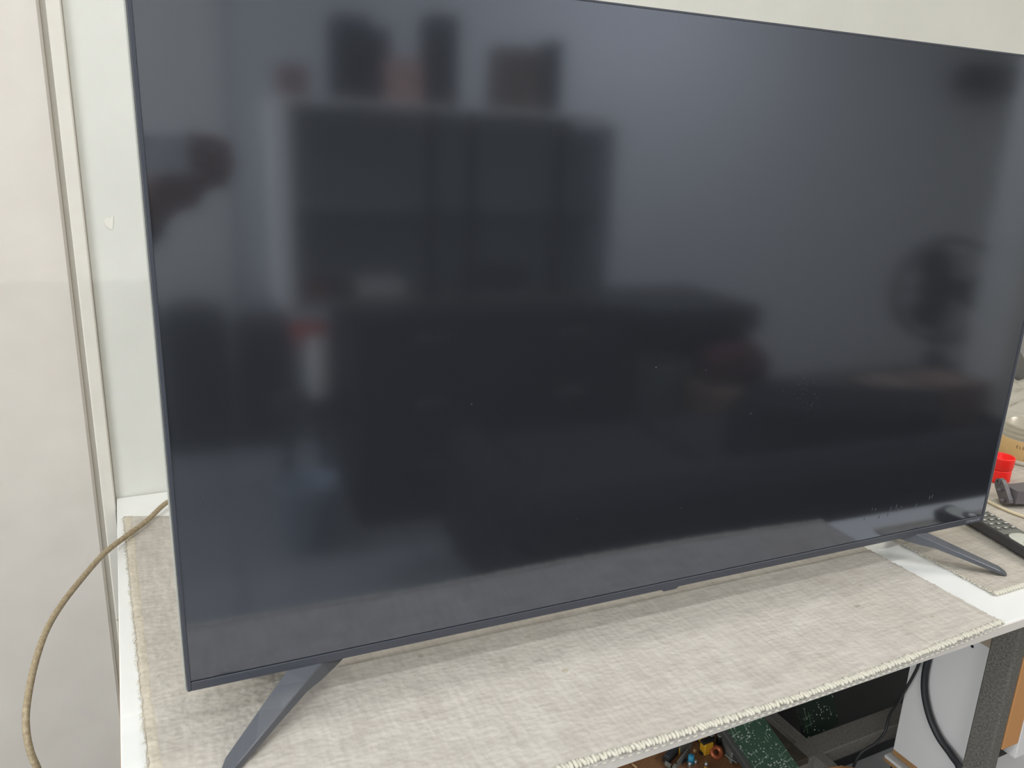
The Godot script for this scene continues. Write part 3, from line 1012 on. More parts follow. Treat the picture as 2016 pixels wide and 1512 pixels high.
func build_under_table() -> void:
	# lower shelf board
	var shelf := thing("shelf_board", "dark plywood shelf board under the table carrying scrap electronics", "shelf", Vector3(0.56, 0.3006, -0.33))
	part("plank", bbox(0.96, 0.014, 0.54, 0.002), textured("dark_plywood", Color(0.20, 0.175, 0.145), Color(0.31, 0.275, 0.23), 0.03, 4, 2.0, 0.8, 71), shelf, Vector3(0, 0.0071, 0))
	var ys := 0.315
	# brown board crowded with parts
	var br := thing("circuit_board", "brown circuit board crowded with yellow transformers, coil and heat sinks", "circuit board", Vector3(0.80, ys, -0.155), 0.0)
	var y := 0.0165
	part("board", bbox(0.235, 0.0018, 0.15, 0.0004), textured("brown_laminate", Color(0.48, 0.33, 0.21), Color(0.60, 0.43, 0.29), 0.06, 3, 6.0, 0.7, 72), br, Vector3(-0.01, 0.0145, 0))
	for q in [[-0.11, -0.06], [0.09, -0.06], [-0.11, 0.06], [0.09, 0.06]]:
		part("spacer", bbox(0.008, 0.0135, 0.008, 0.0008), mt("tv_black", Color.BLACK), br, Vector3(q[0], 0.0068, q[1]))
	var yel := mt("transformer_tape", Color(0.80, 0.60, 0.14), 0.5)
	var ferrite := mt("ferrite", Color(0.13, 0.13, 0.13), 0.6)
	for q in [[0.070, -0.010], [0.056, 0.022]]:
		var tr := part("transformer", bbox(0.020, 0.024, 0.016, 0.002), yel, br, Vector3(q[0], y + 0.012, q[1]))
		part("core", bbox(0.024, 0.006, 0.011, 0.001), ferrite, tr, Vector3(0, 0.013, 0))
		part("core", bbox(0.024, 0.005, 0.011, 0.001), ferrite, tr, Vector3(0, -0.0095, 0))
	var alu := mt("heat_sink", Color(0.60, 0.61, 0.60), 0.4, 0.6)
	for q in [[0.035, -0.012, 0.038, 14.0], [0.024, 0.004, 0.034, 10.0]]:
		var hs := part("heat_sink", bbox(q[2], 0.022, 0.003, 0.0005), alu, br, Vector3(q[0], y + 0.0115, q[1]), Vector3(0, q[3], 0))
		for f in 4:
			part("fin", bbox(0.002, 0.021, 0.007, 0.0004), alu, hs, Vector3(-q[2] / 2 + 0.005 + f * q[2] / 4.3, 0, -0.0045))
	var coil := part("coil", tube(ring_flat(0.0085, 20), 0.0045, 8, 1.0, true), mt("copper", Color(0.72, 0.40, 0.27), 0.4, 0.5), br, Vector3(0.068, y + 0.007, 0.036), Vector3(35, 0, 10))
	coil.set_meta("label", "copper wound ring coil")
	var cap := crease([Vector2(0, 0), Vector2(0.0055, 0), Vector2(0.0055, 0.018), Vector2(0.0, 0.018)])
	var capm := lathe(cap, 16)
	for q in [[0.080, 0.006], [0.090, -0.004], [0.093, 0.014]]:
		var c := part("capacitor", capm, ferrite, br, Vector3(q[0], y, q[1]))
		part("cap_top", lathe([Vector2(0, 0.0006), Vector2(0.0050, 0.0006), Vector2(0.0052, 0.0)], 14), mt("solder", Color(0.8, 0.8, 0.8), 0.3, 0.8), c, Vector3(0, 0.0182, 0))
	part("blue_capacitor", capm, mt("blue_sleeve", Color(0.20, 0.55, 0.68), 0.4), br, Vector3(0.012, y, 0.034))
	var conn := part("connector", bbox(0.046, 0.012, 0.013, 0.001), ferrite, br, Vector3(-0.008, y + 0.006, 0.006), Vector3(0, 24, 0))
	for i in 9:
		part("pin", bbox(0.0018, 0.004, 0.010, 0.0003), mt("connector_rib", Color(0.26, 0.27, 0.29), 0.5), conn, Vector3(-0.02 + i * 0.005, 0.0075, 0))
	part("bracket_strip", bbox(0.052, 0.018, 0.0015, 0.0004), alu, br, Vector3(0.004, y + 0.009, 0.024), Vector3(0, 26, 0))
	for q in [[-0.05, -0.03], [-0.06, 0.03], [-0.03, -0.045], [-0.085, 0.0]]:
		part("resistor", tube(PackedVector3Array([Vector3(-0.006, 0, 0), Vector3(0, 0, 0), Vector3(0.006, 0, 0)]), 0.002, 8), mt("tan_ceramic", Color(0.72, 0.58, 0.42), 0.6), br, Vector3(q[0], y + 0.002, q[1]), Vector3(0, q[0] * 900, 0))
	var rng := RandomNumberGenerator.new()
	rng.seed = 31
	var tiny := [mt("tan_ceramic", Color.WHITE), mt("heat_sink", Color.WHITE), ferrite, mt("solder", Color.WHITE), mt("transformer_tape", Color.WHITE), mt("grey_film", Color(0.5, 0.5, 0.47), 0.5)]
	for i in 34:
		var px := rng.randf_range(-0.075, 0.095)
		var pz := rng.randf_range(-0.035, 0.066)
		if absf(px - 0.062) < 0.02 and pz < 0.046 and pz > -0.022:
			continue
		var hh := rng.randf_range(0.004, 0.014)
		if i % 3 == 0:
			part("small_capacitor", lathe(crease([Vector2(0, 0), Vector2(0.0032, 0), Vector2(0.0032, hh), Vector2(0, hh)]), 12), tiny[i % 6], br, Vector3(px, y, pz))
		else:
			part("small_component", bbox(rng.randf_range(0.004, 0.013), hh, rng.randf_range(0.003, 0.006), 0.0006), tiny[i % 6], br, Vector3(px, y + hh / 2, pz), Vector3(0, rng.randf_range(0, 180), 0))
	part("heat_sink", bbox(0.05, 0.024, 0.004, 0.0006), alu, br, Vector3(0.088, y + 0.0125, 0.040), Vector3(0, 70, 0))
	part("shield_plate", bbox(0.034, 0.002, 0.024, 0.0005), alu, br, Vector3(0.092, y + 0.012, 0.058), Vector3(8, 20, 0))
	# small green board standing on edge behind
	var gs := thing("circuit_board", "small bright green circuit board lying on the brown one's left end", "circuit board", Vector3(0.715, ys + 0.046, -0.196), 0.0)
	gs.rotation_degrees = Vector3(24, -12, 3)
	circuit_board(gs, 0.12, 0.055, mt("pcb_bright", Color(0.13, 0.42, 0.27), 0.45), 81, 70)
	# large green board leaning
	var g1 := thing("circuit_board", "large green circuit board with white solder points leaning by the shelf end", "circuit board", Vector3(0.915, ys + 0.062, -0.06), 0.0)
	g1.rotation_degrees = Vector3(34, 14, -4)
	circuit_board(g1, 0.105, 0.22, textured("pcb_green", Color(0.09, 0.21, 0.14), Color(0.17, 0.31, 0.22), 0.05, 3, 8.0, 0.5, 74), 82, 300)
	part("frame_strip", bbox(0.012, 0.012, 0.22, 0.002), mt("rubber", Color(0.19, 0.195, 0.185), 0.6), g1, Vector3(-0.060, 0.002, 0))
	# octagonal dark board leaning on a dark panel
	var pan := thing("flat_panel", "dark grey flat screen panel standing in the shadow under the table", "panel", Vector3(1.39, 0.001, -0.27), 0.0)
	pan.rotation_degrees = Vector3(-6, 0, 0)
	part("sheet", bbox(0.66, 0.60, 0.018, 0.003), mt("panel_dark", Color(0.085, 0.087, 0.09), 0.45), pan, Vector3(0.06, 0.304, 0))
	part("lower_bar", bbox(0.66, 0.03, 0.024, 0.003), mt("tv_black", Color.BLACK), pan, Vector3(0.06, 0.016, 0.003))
	var g2 := thing("circuit_board", "small dark green circuit board in the shadow against the dark panel", "circuit board", Vector3(1.160, 0.312, -0.160), 0.0)
	g2.rotation_degrees = Vector3(66, 8, 0)
	circuit_board(g2, 0.115, 0.10, mt("pcb_dark", Color(0.085, 0.17, 0.125), 0.5), 83, 60)
	for i in 7:
		part("pin", bbox(0.004, 0.004, 0.010, 0.0005), ferrite, g2, Vector3(-0.055, 0.003, -0.04 + i * 0.012))
	part("connector", bbox(0.05, 0.012, 0.014, 0.001), ferrite, g2, Vector3(0.02, 0.0075, -0.04))
	# white laminate boards on edge beside the iron leg
	var wp := thing("laminate_board", "white laminate board with a screw hole standing behind the iron leg", "board", Vector3(1.21, 0.3, 0.08))
	var lam := mt("white_laminate", Color(0.86, 0.85, 0.845), 0.4)
	var tan_ := textured("chipboard_edge", Color(0.55, 0.40, 0.26), Color(0.72, 0.56, 0.38), 0.1, 3, 10.0, 0.9, 75)
	block(wp, "sheet", Vector3(-0.008, 0.017, -0.092), Vector3(0.008, 0.316, 0.055), lam, 0.0008)
	block(wp, "bottom_edge", Vector3(-0.0082, 0.006, -0.092), Vector3(0.0082, 0.0172, 0.055), tan_, 0.0006)
	part("screw_hole", lathe([Vector2(0, 0.0004), Vector2(0.0028, 0.0004), Vector2(0.003, 0.0)], 12), mt("tv_black", Color.BLACK), wp, Vector3(-0.0081, 0.302, 0.008), Vector3(0, 0, 90))
	block(wp, "batten", Vector3(-0.010, 0.3165, -0.092), Vector3(0.010, 0.336, 0.060), mt("batten_wood", Color(0.66, 0.60, 0.52), 0.7), 0.001)
	var ws := thing("laminate_board", "lowest white offcut board with a brown edge lying under the upright laminate board", "board", Vector3(1.23, 0.295, 0.0))
	block(ws, "core", Vector3(-0.03, -0.012, -0.025), Vector3(0.24, 0.0, 0.13), lam, 0.0008)
	block(ws, "raw_edge", Vector3(-0.0315, -0.0122, -0.025), Vector3(-0.0298, -0.006, 0.13), tan_, 0.0004)
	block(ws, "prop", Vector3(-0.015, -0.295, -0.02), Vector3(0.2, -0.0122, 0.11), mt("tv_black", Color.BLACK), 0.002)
	var bx := thing("drawer_box", "white drawer box with tan chipboard side beside the iron leg", "drawer", Vector3(1.42, 0.475, 0.10))
	block(bx, "side", Vector3(-0.2405, 0.0, 0.058), Vector3(-0.2, 0.25, 0.082), mt("raw_side", Color(0.74, 0.53, 0.33), 0.8), 0.001)
	block(bx, "front", Vector3(-0.1995, -0.03, 0.062), Vector3(0.22, 0.25, 0.083), lam, 0.0012)
	block(bx, "tray", Vector3(-0.1845, 0.0, -0.10), Vector3(0.2, 0.012, 0.0615), lam, 0.001)
	part("runner", bbox(0.03, 0.045, 0.06, 0.003), mt("rubber", Color.BLACK), bx, Vector3(-0.19, -0.025, 0.03))
	block(bx, "back", Vector3(-0.1845, 0.012, -0.11), Vector3(0.2, 0.20, -0.10), mt("drawer_grey", Color(0.46, 0.49, 0.53), 0.6), 0.001)
	block(bx, "hanger", Vector3(-0.1845, 0.25, -0.10), Vector3(0.2, 0.2565, 0.05), mt("drawer_grey", Color.WHITE), 0.001)
	# cables hanging from the table
	single("thick_cable", tube(smooth_path([Vector3(1.19, 0.728, 0.03), Vector3(1.193, 0.64, 0.03), Vector3(1.194, 0.545, 0.024), Vector3(1.194, 0.504, 0.024), Vector3(1.193, 0.472, 0.031), Vector3(1.193, 0.437, 0.048), Vector3(1.192, 0.412, 0.072), Vector3(1.19, 0.397, 0.102), Vector3(1.184, 0.386, 0.124), Vector3(1.17, 0.345, 0.132), Vector3(1.15, 0.2, 0.12), Vector3(1.14, 0.02, 0.09), Vector3(1.05, 0.007, 0.05)], 8), 0.0062, 10), mt("cable_black", Color(0.16, 0.16, 0.17), 0.5), "thick black cable looping in front of the white laminate board", "cable")
	single("thin_cable", tube(smooth_path([Vector3(1.186, 0.728, 0.02), Vector3(1.188, 0.60, 0.016), Vector3(1.188, 0.529, 0.013), Vector3(1.188, 0.494, 0.007), Vector3(1.188, 0.448, -0.005), Vector3(1.188, 0.426, -0.01), Vector3(1.20, 0.38, -0.03), Vector3(1.195, 0.345, -0.03), Vector3(1.175, 0.325, -0.03), Vector3(1.15, 0.30, -0.04), Vector3(1.135, 0.25, -0.04), Vector3(1.13, 0.02, -0.05), Vector3(1.0, 0.004, -0.1)], 8), 0.0026, 8), mt("cable_black", Color.BLACK), "thin black cable hanging down beside the white laminate board", "cable")
	var cb := thing("carton_piece", "torn piece of brown cardboard below the green board, across the rail", "cardboard", Vector3(1.077, 0.3008, -0.012), -20.0)
	part("flap", bbox(0.05, 0.004, 0.03, 0.0006), mt("cardboard", Color(0.70, 0.50, 0.32), 0.9), cb, Vector3(-0.025, 0.004, 0), Vector3(0, 0, 8))
	part("flap", bbox(0.03, 0.004, 0.03, 0.0006), mt("cardboard", Color.BLACK), cb, Vector3(0.014, 0.005, 0), Vector3(0, 0, -14))

func lv(f: Callable, a: Array) -> Vector3:
	return f.call(a[0], a[1], a[2])

func ring_flat(r: float, n: int) -> PackedVector3Array:
	var p := PackedVector3Array()
	for i in n:
		p.append(Vector3(cos(TAU * i / n) * r, 0, sin(TAU * i / n) * r))
	return p

# ---------------------------------------------------------------- the person who takes the picture, seen only in the screen
func build_photographer() -> void:
	var cam := Vector3(-0.02127, 1.36460, 0.79067)
	var rt := Vector3(0.90083689, 0.03666993, 0.43260629)
	var up := Vector3(0.08799034, 0.9603277, -0.2646288)
	var bk := Vector3(-0.42514773, 0.27645256, 0.86187203)
	var L := func(r: float, u: float, n: float) -> Vector3:
		return cam + rt * r + up * u + bk * n
	# phone, its lens at the camera
	var ph := thing("smartphone", "pale silver smartphone held level in a hand, mirrored at the screen's left edge", "phone")
	ph.transform = Transform3D(Basis(rt, up, bk), cam)
	var slab := extrude(ring_outline(0.158, 0.076, 0.010), 0.008, 0.004)
	part("body", slab, mt("phone_grey", Color(0.93, 0.945, 0.96), 0.35), ph, Vector3(0.060, -0.026, 0))
	part("glass", extrude(ring_outline(0.154, 0.072, 0.008), 0.0006, 0.0122), mt("phone_glass", Color(0.1, 0.1, 0.12), 0.1), ph, Vector3(0.060, -0.026, 0))
	part("lens_ring", tube(ring3(0.008, 18), 0.0012, 6, 1.0, true), mt("tv_black", Color.BLACK), ph, Vector3(0, 0, 0.0042))
	var skin := mt("skin", Color(0.52, 0.38, 0.32), 0.55)
	var P := func(x: float, yy: float, z: float) -> Vector3:
		return Vector3(x, yy, z)
	# one continuous skin surface: legs, trunk, arms and neck; hands and head on finer grids
	var wrist: Vector3 = L.call(0.045, -0.165, 0.070)
	var elbow := Vector3(-0.20, 1.07, 1.13)
	var shoulder := Vector3(-0.27, 1.385, 1.24)
	var st := new_st()
	var body := [
		[P.call(-0.460, 0.98, 1.24), P.call(-0.450, 1.34, 1.24), 0.125, 0.125],
		[P.call(-0.340, 1.33, 1.24), P.call(-0.570, 1.33, 1.24), 0.085, 0.085],
		[P.call(-0.450, 1.38, 1.24), P.call(-0.445, 1.50, 1.22), 0.058, 0.052],
		[shoulder, elbow, 0.052, 0.042], [elbow, wrist, 0.040, 0.026],
		[P.call(-0.640, 1.385, 1.24), P.call(-0.690, 1.08, 1.26), 0.052, 0.042], [P.call(-0.690, 1.08, 1.26), P.call(-0.670, 0.83, 1.20), 0.040, 0.027],
		[P.call(-0.370, 0.94, 1.24), P.call(-0.360, 0.50, 1.24), 0.085, 0.058], [P.call(-0.360, 0.50, 1.24), P.call(-0.360, 0.08, 1.26), 0.056, 0.036],
		[P.call(-0.540, 0.94, 1.24), P.call(-0.560, 0.50, 1.22), 0.085, 0.058], [P.call(-0.560, 0.50, 1.22), P.call(-0.570, 0.08, 1.24), 0.056, 0.036]]
	blob(st, body, 0.014, 0.03)
	# right hand round the end of the phone
	var hand := [
		[wrist, L.call(0.030, -0.100, 0.036), 0.027, 0.021], [wrist, L.call(0.075, -0.096, 0.036), 0.028, 0.022], [wrist, L.call(0.122, -0.092, 0.034), 0.026, 0.018],
		[L.call(0.030, -0.100, 0.036), L.call(0.122, -0.092, 0.034), 0.020, 0.018], [L.call(0.022, -0.130, 0.048), L.call(0.100, -0.118, 0.044), 0.033, 0.029],
		[L.call(0.100, -0.100, 0.036), L.call(0.146, -0.058, 0.030), 0.018, 0.013], [L.call(0.122, -0.096, 0.034), L.call(0.150, -0.080, 0.026), 0.016, 0.012]]
	for fg in [
		[[0.148, -0.046, 0.028], [0.156, -0.012, 0.002], [0.118, 0.004, -0.0085], [0.078, 0.010, -0.0065]],
		[[0.151, -0.062, 0.027], [0.158, -0.036, -0.006], [0.118, -0.024, -0.0110], [0.086, -0.018, -0.0065]],
		[[0.151, -0.078, 0.026], [0.156, -0.058, -0.006], [0.118, -0.049, -0.0110], [0.088, -0.044, -0.0065]],
		[[0.146, -0.094, 0.026], [0.146, -0.082, -0.002], [0.116, -0.074, -0.0070], [0.094, -0.070, -0.004]]]:
		for k in 3:
			hand.append([lv(L, fg[k]), lv(L, fg[k + 1]), 0.0098 - k * 0.0007, 0.0091 - k * 0.0007])
	for fg in [[[0.045, -0.115, 0.052], [0.050, -0.085, 0.045], 0.014, 0.0115], [[0.050, -0.085, 0.045], [0.060, -0.058, 0.031], 0.011, 0.0098], [[0.060, -0.058, 0.031], [0.070, -0.036, 0.0235], 0.0098, 0.0085]]:
		hand.append([lv(L, fg[0]), lv(L, fg[1]), fg[2], fg[3]])
	blob(st, hand, 0.0035, 0.006)
	# left hand hanging, slightly curled
	var w2 := Vector3(-0.67, 0.83, 1.20)
	var lh := [[w2, w2 + Vector3(0.0, -0.085, -0.02), 0.026, 0.030]]
	for k in 4:
		var b0 := w2 + Vector3(-0.006, -0.09, -0.05 + k * 0.02)
		var ln := [0.9, 1.0, 0.94, 0.75][k] as float
		lh.append([b0, b0 + Vector3(0.006, -0.040 * ln, -0.004), 0.0098, 0.009])
		lh.append([b0 + Vector3(0.006, -0.040 * ln, -0.004), b0 + Vector3(0.022, -0.066 * ln, -0.004), 0.009, 0.0085])
		lh.append([b0 + Vector3(0.022, -0.066 * ln, -0.004), b0 + Vector3(0.038, -0.080 * ln, -0.002), 0.0085, 0.0075])
	lh.append([w2 + Vector3(0.0, -0.03, -0.03), w2 + Vector3(0.018, -0.07, -0.058), 0.014, 0.011])
	lh.append([w2 + Vector3(0.018, -0.07, -0.058), w2 + Vector3(0.028, -0.10, -0.058), 0.011, 0.0085])
	blob(st, lh, 0.0045, 0.006)
	# head, turned down to the phone
	var hc := Vector3(-0.435, 1.61, 1.20)
	var hb := Basis(Vector3.UP, 0.35) * Basis(Vector3.RIGHT, -0.25)
	var H := func(x: float, yy: float, z: float) -> Vector3:
		return hc + hb * Vector3(x, yy, z)
	var head := [
		[H.call(0, 0.035, 0.02), H.call(0, 0.035, -0.015), 0.082, 0.078], [H.call(0, -0.01, -0.02), H.call(0, -0.075, -0.055), 0.066, 0.034],
		[H.call(0, 0.018, -0.088), H.call(0, -0.022, -0.108), 0.010, 0.014], [H.call(-0.012, -0.026, -0.098), H.call(0.012, -0.026, -0.098), 0.009, 0.009],
		[H.call(-0.02, -0.055, -0.088), H.call(0.02, -0.055, -0.088), 0.008, 0.008], [H.call(-0.018, -0.066, -0.085), H.call(0.018, -0.066, -0.085), 0.008, 0.008],
		[H.call(-0.045, 0.032, -0.078), H.call(-0.018, 0.034, -0.088), 0.010, 0.009], [H.call(0.045, 0.032, -0.078), H.call(0.018, 0.034, -0.088), 0.010, 0.009],
		[H.call(-0.078, 0.015, 0.012), H.call(-0.082, -0.028, 0.006), 0.016, 0.011], [H.call(0.078, 0.015, 0.012), H.call(0.082, -0.028, 0.006), 0.016, 0.011],
		[H.call(0, -0.04, 0.02), P.call(-0.445, 1.49, 1.225), 0.056, 0.052]]
	blob(st, head, 0.006, 0.012)
	st.generate_normals()
	var person := single("person", st.commit(), skin, "person in dark shirt holding up a phone, one hand mirrored at the screen's left edge", "person")
	var eye := new_st()
	for s in [-1, 1]:
		add_ball(eye, H.call(s * 0.031, 0.016, -0.077), Vector3(0.0125, 0.0085, 0.010), hb, 10, 8)
	eye.generate_normals()
	part("eyes", eye.commit(), mt("eye", Color(0.2, 0.17, 0.15), 0.2), person)
	part("hair", blob_mesh([[H.call(0, 0.06, 0.035), H.call(0, 0.07, -0.02), 0.084, 0.072], [H.call(0, 0.0, 0.055), H.call(0, -0.04, 0.05), 0.066, 0.045]], 0.009, 0.02), mt("hair", Color(0.07, 0.06, 0.055), 0.7), person)
	part("shirt", blob_mesh([
		[P.call(-0.460, 0.93, 1.24), P.call(-0.450, 1.34, 1.24), 0.145, 0.142], [P.call(-0.340, 1.34, 1.24), P.call(-0.570, 1.34, 1.24), 0.096, 0.096],
		[shoulder, elbow, 0.066, 0.056], [elbow, elbow.lerp(wrist, 0.90), 0.057, 0.044],
		[P.call(-0.640, 1.385, 1.24), P.call(-0.690, 1.08, 1.26), 0.066, 0.056], [P.call(-0.690, 1.08, 1.26), P.call(-0.673, 0.87, 1.21), 0.055, 0.042]], 0.015, 0.03), mt("shirt_dark", Color(0.15, 0.16, 0.19), 0.9), person)
	part("trousers", blob_mesh([[P.call(-0.400, 0.96, 1.24), P.call(-0.510, 0.96, 1.24), 0.120, 0.120], [P.call(-0.370, 0.92, 1.24), P.call(-0.360, 0.50, 1.24), 0.100, 0.074], [P.call(-0.360, 0.50, 1.24), P.call(-0.360, 0.09, 1.26), 0.072, 0.060], [P.call(-0.540, 0.92, 1.24), P.call(-0.560, 0.50, 1.22), 0.100, 0.074], [P.call(-0.560, 0.50, 1.22), P.call(-0.570, 0.09, 1.24), 0.072, 0.060]], 0.016, 0.03), mt("trousers_dark", Color(0.14, 0.15, 0.2), 0.9), person)
	for q in [[-0.36, 1.25], [-0.57, 1.23]]:
		part("shoe", blob_mesh([[P.call(q[0], 0.048, q[1] + 0.03), P.call(q[0] + 0.01, 0.036, q[1] - 0.14), 0.046, 0.034]], 0.010, 0.02), mt("shoe_dark", Color(0.09, 0.09, 0.09), 0.6), person)

# ---------------------------------------------------------------- the shop behind, seen only in the screen
func build_shop_behind() -> void:
	var black := mt("furniture_black", Color(0.075, 0.08, 0.095), 0.5)
	var navy := mt("sofa_navy", Color(0.075, 0.08, 0.105), 0.85)
	var white := mt("cabinet_white", Color(0.93, 0.92, 0.90), 0.5)
	var grey := mt("cabinet_grey", Color(0.58, 0.60, 0.605), 0.6)
	# black counter with drawers
	var c := thing("counter", "black counter with drawer fronts opposite the television", "counter", Vector3(1.1, 0, 2.15))
	block(c, "carcass", Vector3(-0.56, 0.05, -0.24), Vector3(0.56, 0.79, 0.24), black, 0.004)
	block(c, "plinth", Vector3(-0.53, 0.0, -0.21), Vector3(0.53, 0.05, 0.22), black, 0.002)
	block(c, "worktop", Vector3(-0.58, 0.79, -0.27), Vector3(0.58, 0.82, 0.25), black, 0.004)
	for i in 2:
		for j in 3:
			var d := block(c, "drawer", Vector3(-0.55 + i * 0.555, 0.07 + j * 0.24, -0.258), Vector3(-0.01 + i * 0.555, 0.295 + j * 0.24, -0.24), black, 0.003)
			part("handle", bbox(0.12, 0.012, 0.015, 0.003), mt("steel", Color.WHITE), d, Vector3(0, 0.06, -0.016))
	# display cabinet on the counter
	var cab := thing("display_cabinet", "white framed display cabinet with dark shelves standing on the black counter", "cabinet", Vector3(0.955, 0.8205, 2.2))
	block(cab, "side", Vector3(-0.635, 0.0, -0.17), Vector3(-0.585, 0.68, 0.17), white, 0.003)
	block(cab, "side", Vector3(0.61, 0.0, -0.17), Vector3(0.635, 0.66, 0.17), grey, 0.003)
	block(cab, "top", Vector3(-0.635, 0.68, -0.17), Vector3(0.635, 0.70, 0.17), white, 0.003)
	block(cab, "back", Vector3(-0.585, 0.02, 0.15), Vector3(0.61, 0.68, 0.17), grey, 0.002)
	block(cab, "bottom", Vector3(-0.585, 0.0, -0.17), Vector3(0.61, 0.02, 0.15), mt("shelf_grey", Color(0.5, 0.5, 0.47), 0.6), 0.002)
	block(cab, "shelf", Vector3(-0.585, 0.34, -0.12), Vector3(0.61, 0.355, 0.15), grey, 0.002)
	for x in [-0.1, 0.05, 0.40]:
		block(cab, "door_stile", Vector3(x - 0.018, 0.02, -0.17), Vector3(x + 0.018, 0.68, -0.15), black, 0.002)
	for q in [[-0.5, 0.06, 0.05, 0.6, 0.3, 0.25], [-0.42, 0.10, 0.05, 0.35, 0.28, 0.27], [-0.26, 0.18, 0.06, 0.8, 0.78, 0.76], [0.2, 0.24, 0.10, 0.22, 0.22, 0.25]]:
		single("small_box", bbox(q[1], q[2], 0.12, 0.004), mt("box_%d" % int(q[3] * 1000), Color(q[3], q[4], q[5]), 0.7), ["reddish small box on the display cabinet's bottom shelf, leftmost", "brown small box on the display cabinet's bottom shelf", "white small box on the display cabinet's bottom shelf", "dark wide box on the display cabinet's bottom shelf"][[-0.5, -0.42, -0.26, 0.2].find(q[0])], "box", Vector3(0.955 + q[0], 0.8405 + q[2] / 2, 2.17), Vector3.ZERO, "boxes in the display cabinet")
	# things on top of the cabinet
	var items := [[0.40, 0.09, 0.10, Color(0.52, 0.37, 0.34), "small dull red box at the left end of the cabinet top"], [0.595, 0.13, 0.27, Color(0.10, 0.105, 0.13), "tall black box on the cabinet top left of the pinkish carton"], [0.72, 0.085, 0.26, Color(0.24, 0.25, 0.29), "slim charcoal box leaning behind the pinkish carton"], [0.775, 0.13, 0.145, Color(0.82, 0.68, 0.64), "pinkish brown carton on top of the display cabinet"], [0.915, 0.11, 0.30, Color(0.12, 0.125, 0.15), "tallest black box on the cabinet top right of the pinkish carton"], [1.21, 0.17, 0.22, Color(0.50, 0.44, 0.41), "wide brown carton on the right half of the cabinet top"], [1.345, 0.06, 0.25, Color(0.13, 0.14, 0.17), "narrow black box at the right end of the cabinet top"]]
	for i in items.size():
		var it: Array = items[i]
		var back := 0.1 if i == 2 else 0.0
		var o := thing("carton", it[4], "box", Vector3(it[0], 1.5207, 2.16 + back), 0.0, "boxes on the display cabinet")
		part("box", bbox(it[1], it[2], 0.14 if i != 2 else 0.05, 0.004), mt("top_item_%d" % i, it[3], 0.7), o, Vector3(0, it[2] / 2, 0))
		part("tape", bbox(it[1] * 0.25, 0.0008, 0.138 if i != 2 else 0.048, 0.0002), mt("tape", Color(0.5, 0.45, 0.38), 0.4), o, Vector3(0, it[2] + 0.0004, 0))
	# stool, bottle and blue bucket left of the counter
	var s := thing("stool", "low black stool left of the black counter", "stool", Vector3(0.40, 0, 2.12))
	part("seat", lathe(crease([Vector2(0, 0.44), Vector2(0.13, 0.44), Vector2(0.135, 0.455), Vector2(0.13, 0.47), Vector2(0, 0.472)]), 24), black, s)
	for k in 4:
		var a := TAU * (k + 0.5) / 4
		part("leg", tube(PackedVector3Array([Vector3(cos(a) * 0.12, 0.002, sin(a) * 0.12), Vector3(cos(a) * 0.1, 0.2, sin(a) * 0.1), Vector3(cos(a) * 0.08, 0.445, sin(a) * 0.08)]), 0.013, 8), black, s)
	var b := thing("spray_bottle", "tall pale bottle with an orange spray head on the stool", "bottle", Vector3(0.455, 0.4725, 2.12))
	part("bottle", lathe([Vector2(0, 0), Vector2(0.040, 0.0), Vector2(0.042, 0.01), Vector2(0.042, 0.19), Vector2(0.03, 0.225), Vector2(0.016, 0.235), Vector2(0.0, 0.235)], 20), mt("bottle_pale", Color(0.92, 0.9, 0.86), 0.4), b)
	var sh := part("spray_head", bbox(0.13, 0.045, 0.035, 0.008), mt("orange_plastic", Color(0.95, 0.36, 0.2), 0.4), b, Vector3(-0.03, 0.258, 0))
	part("trigger", bbox(0.014, 0.06, 0.016, 0.004), mt("orange_plastic", Color.WHITE), sh, Vector3(-0.035, -0.045, 0), Vector3(0, 0, -20))
	var bu := thing("bucket", "pale blue plastic bucket on the floor by the stool", "bucket", Vector3(0.36, 0, 1.86))
	part("shell", lathe(crease([Vector2(0, 0.004), Vector2(0.085, 0.004), Vector2(0.11, 0.24), Vector2(0.118, 0.24), Vector2(0.118, 0.25), Vector2(0.104, 0.25), Vector2(0.08, 0.02), Vector2(0, 0.02)]), 28), mt("bucket_blue", Color(0.60, 0.64, 0.68), 0.4), bu)
	part("bail", tube(smooth_path([Vector3(-0.112, 0.24, 0), Vector3(-0.09, 0.31, 0.03), Vector3(0, 0.345, 0.045), Vector3(0.09, 0.31, 0.03), Vector3(0.112, 0.24, 0)], 6), 0.003, 6), mt("steel", Color.WHITE), bu)
	# black suitcases at the far left
	for q in [[0.02, 0.30, 0.66, 2.98, "upright black suitcase against the far wall, the left one"], [0.33, 0.26, 0.60, 2.98, "upright black suitcase against the far wall, the right one"]]:
		var su := thing("suitcase", q[4], "suitcase", Vector3(q[0], 0, q[3]), 0.0, "black suitcases by the far wall")
		part("shell", bbox(q[1], q[2] - 0.05, 0.24, 0.03), black, su, Vector3(0, q[2] / 2 + 0.025, 0))
		part("handle", tube(smooth_path([Vector3(-0.06, q[2] - 0.005, 0), Vector3(-0.05, q[2] + 0.03, 0), Vector3(0.05, q[2] + 0.03, 0), Vector3(0.06, q[2] - 0.005, 0)], 5), 0.008, 8), black, su)
		for sx in [-1, 1]:
			for sz in [-1, 1]:
				part("wheel", lathe([Vector2(0, -0.012), Vector2(0.024, -0.012), Vector2(0.025, 0), Vector2(0.024, 0.012), Vector2(0, 0.012)], 12), mt("rubber", Color.BLACK), su, Vector3(sx * (q[1] / 2 - 0.04), 0.026, sz * 0.08), Vector3(0, 0, 90))
	# dark work desk to the right of the counter
	var d := thing("work_desk", "long black work desk to the right of the black counter", "desk", Vector3(2.1, 0, 2.3))
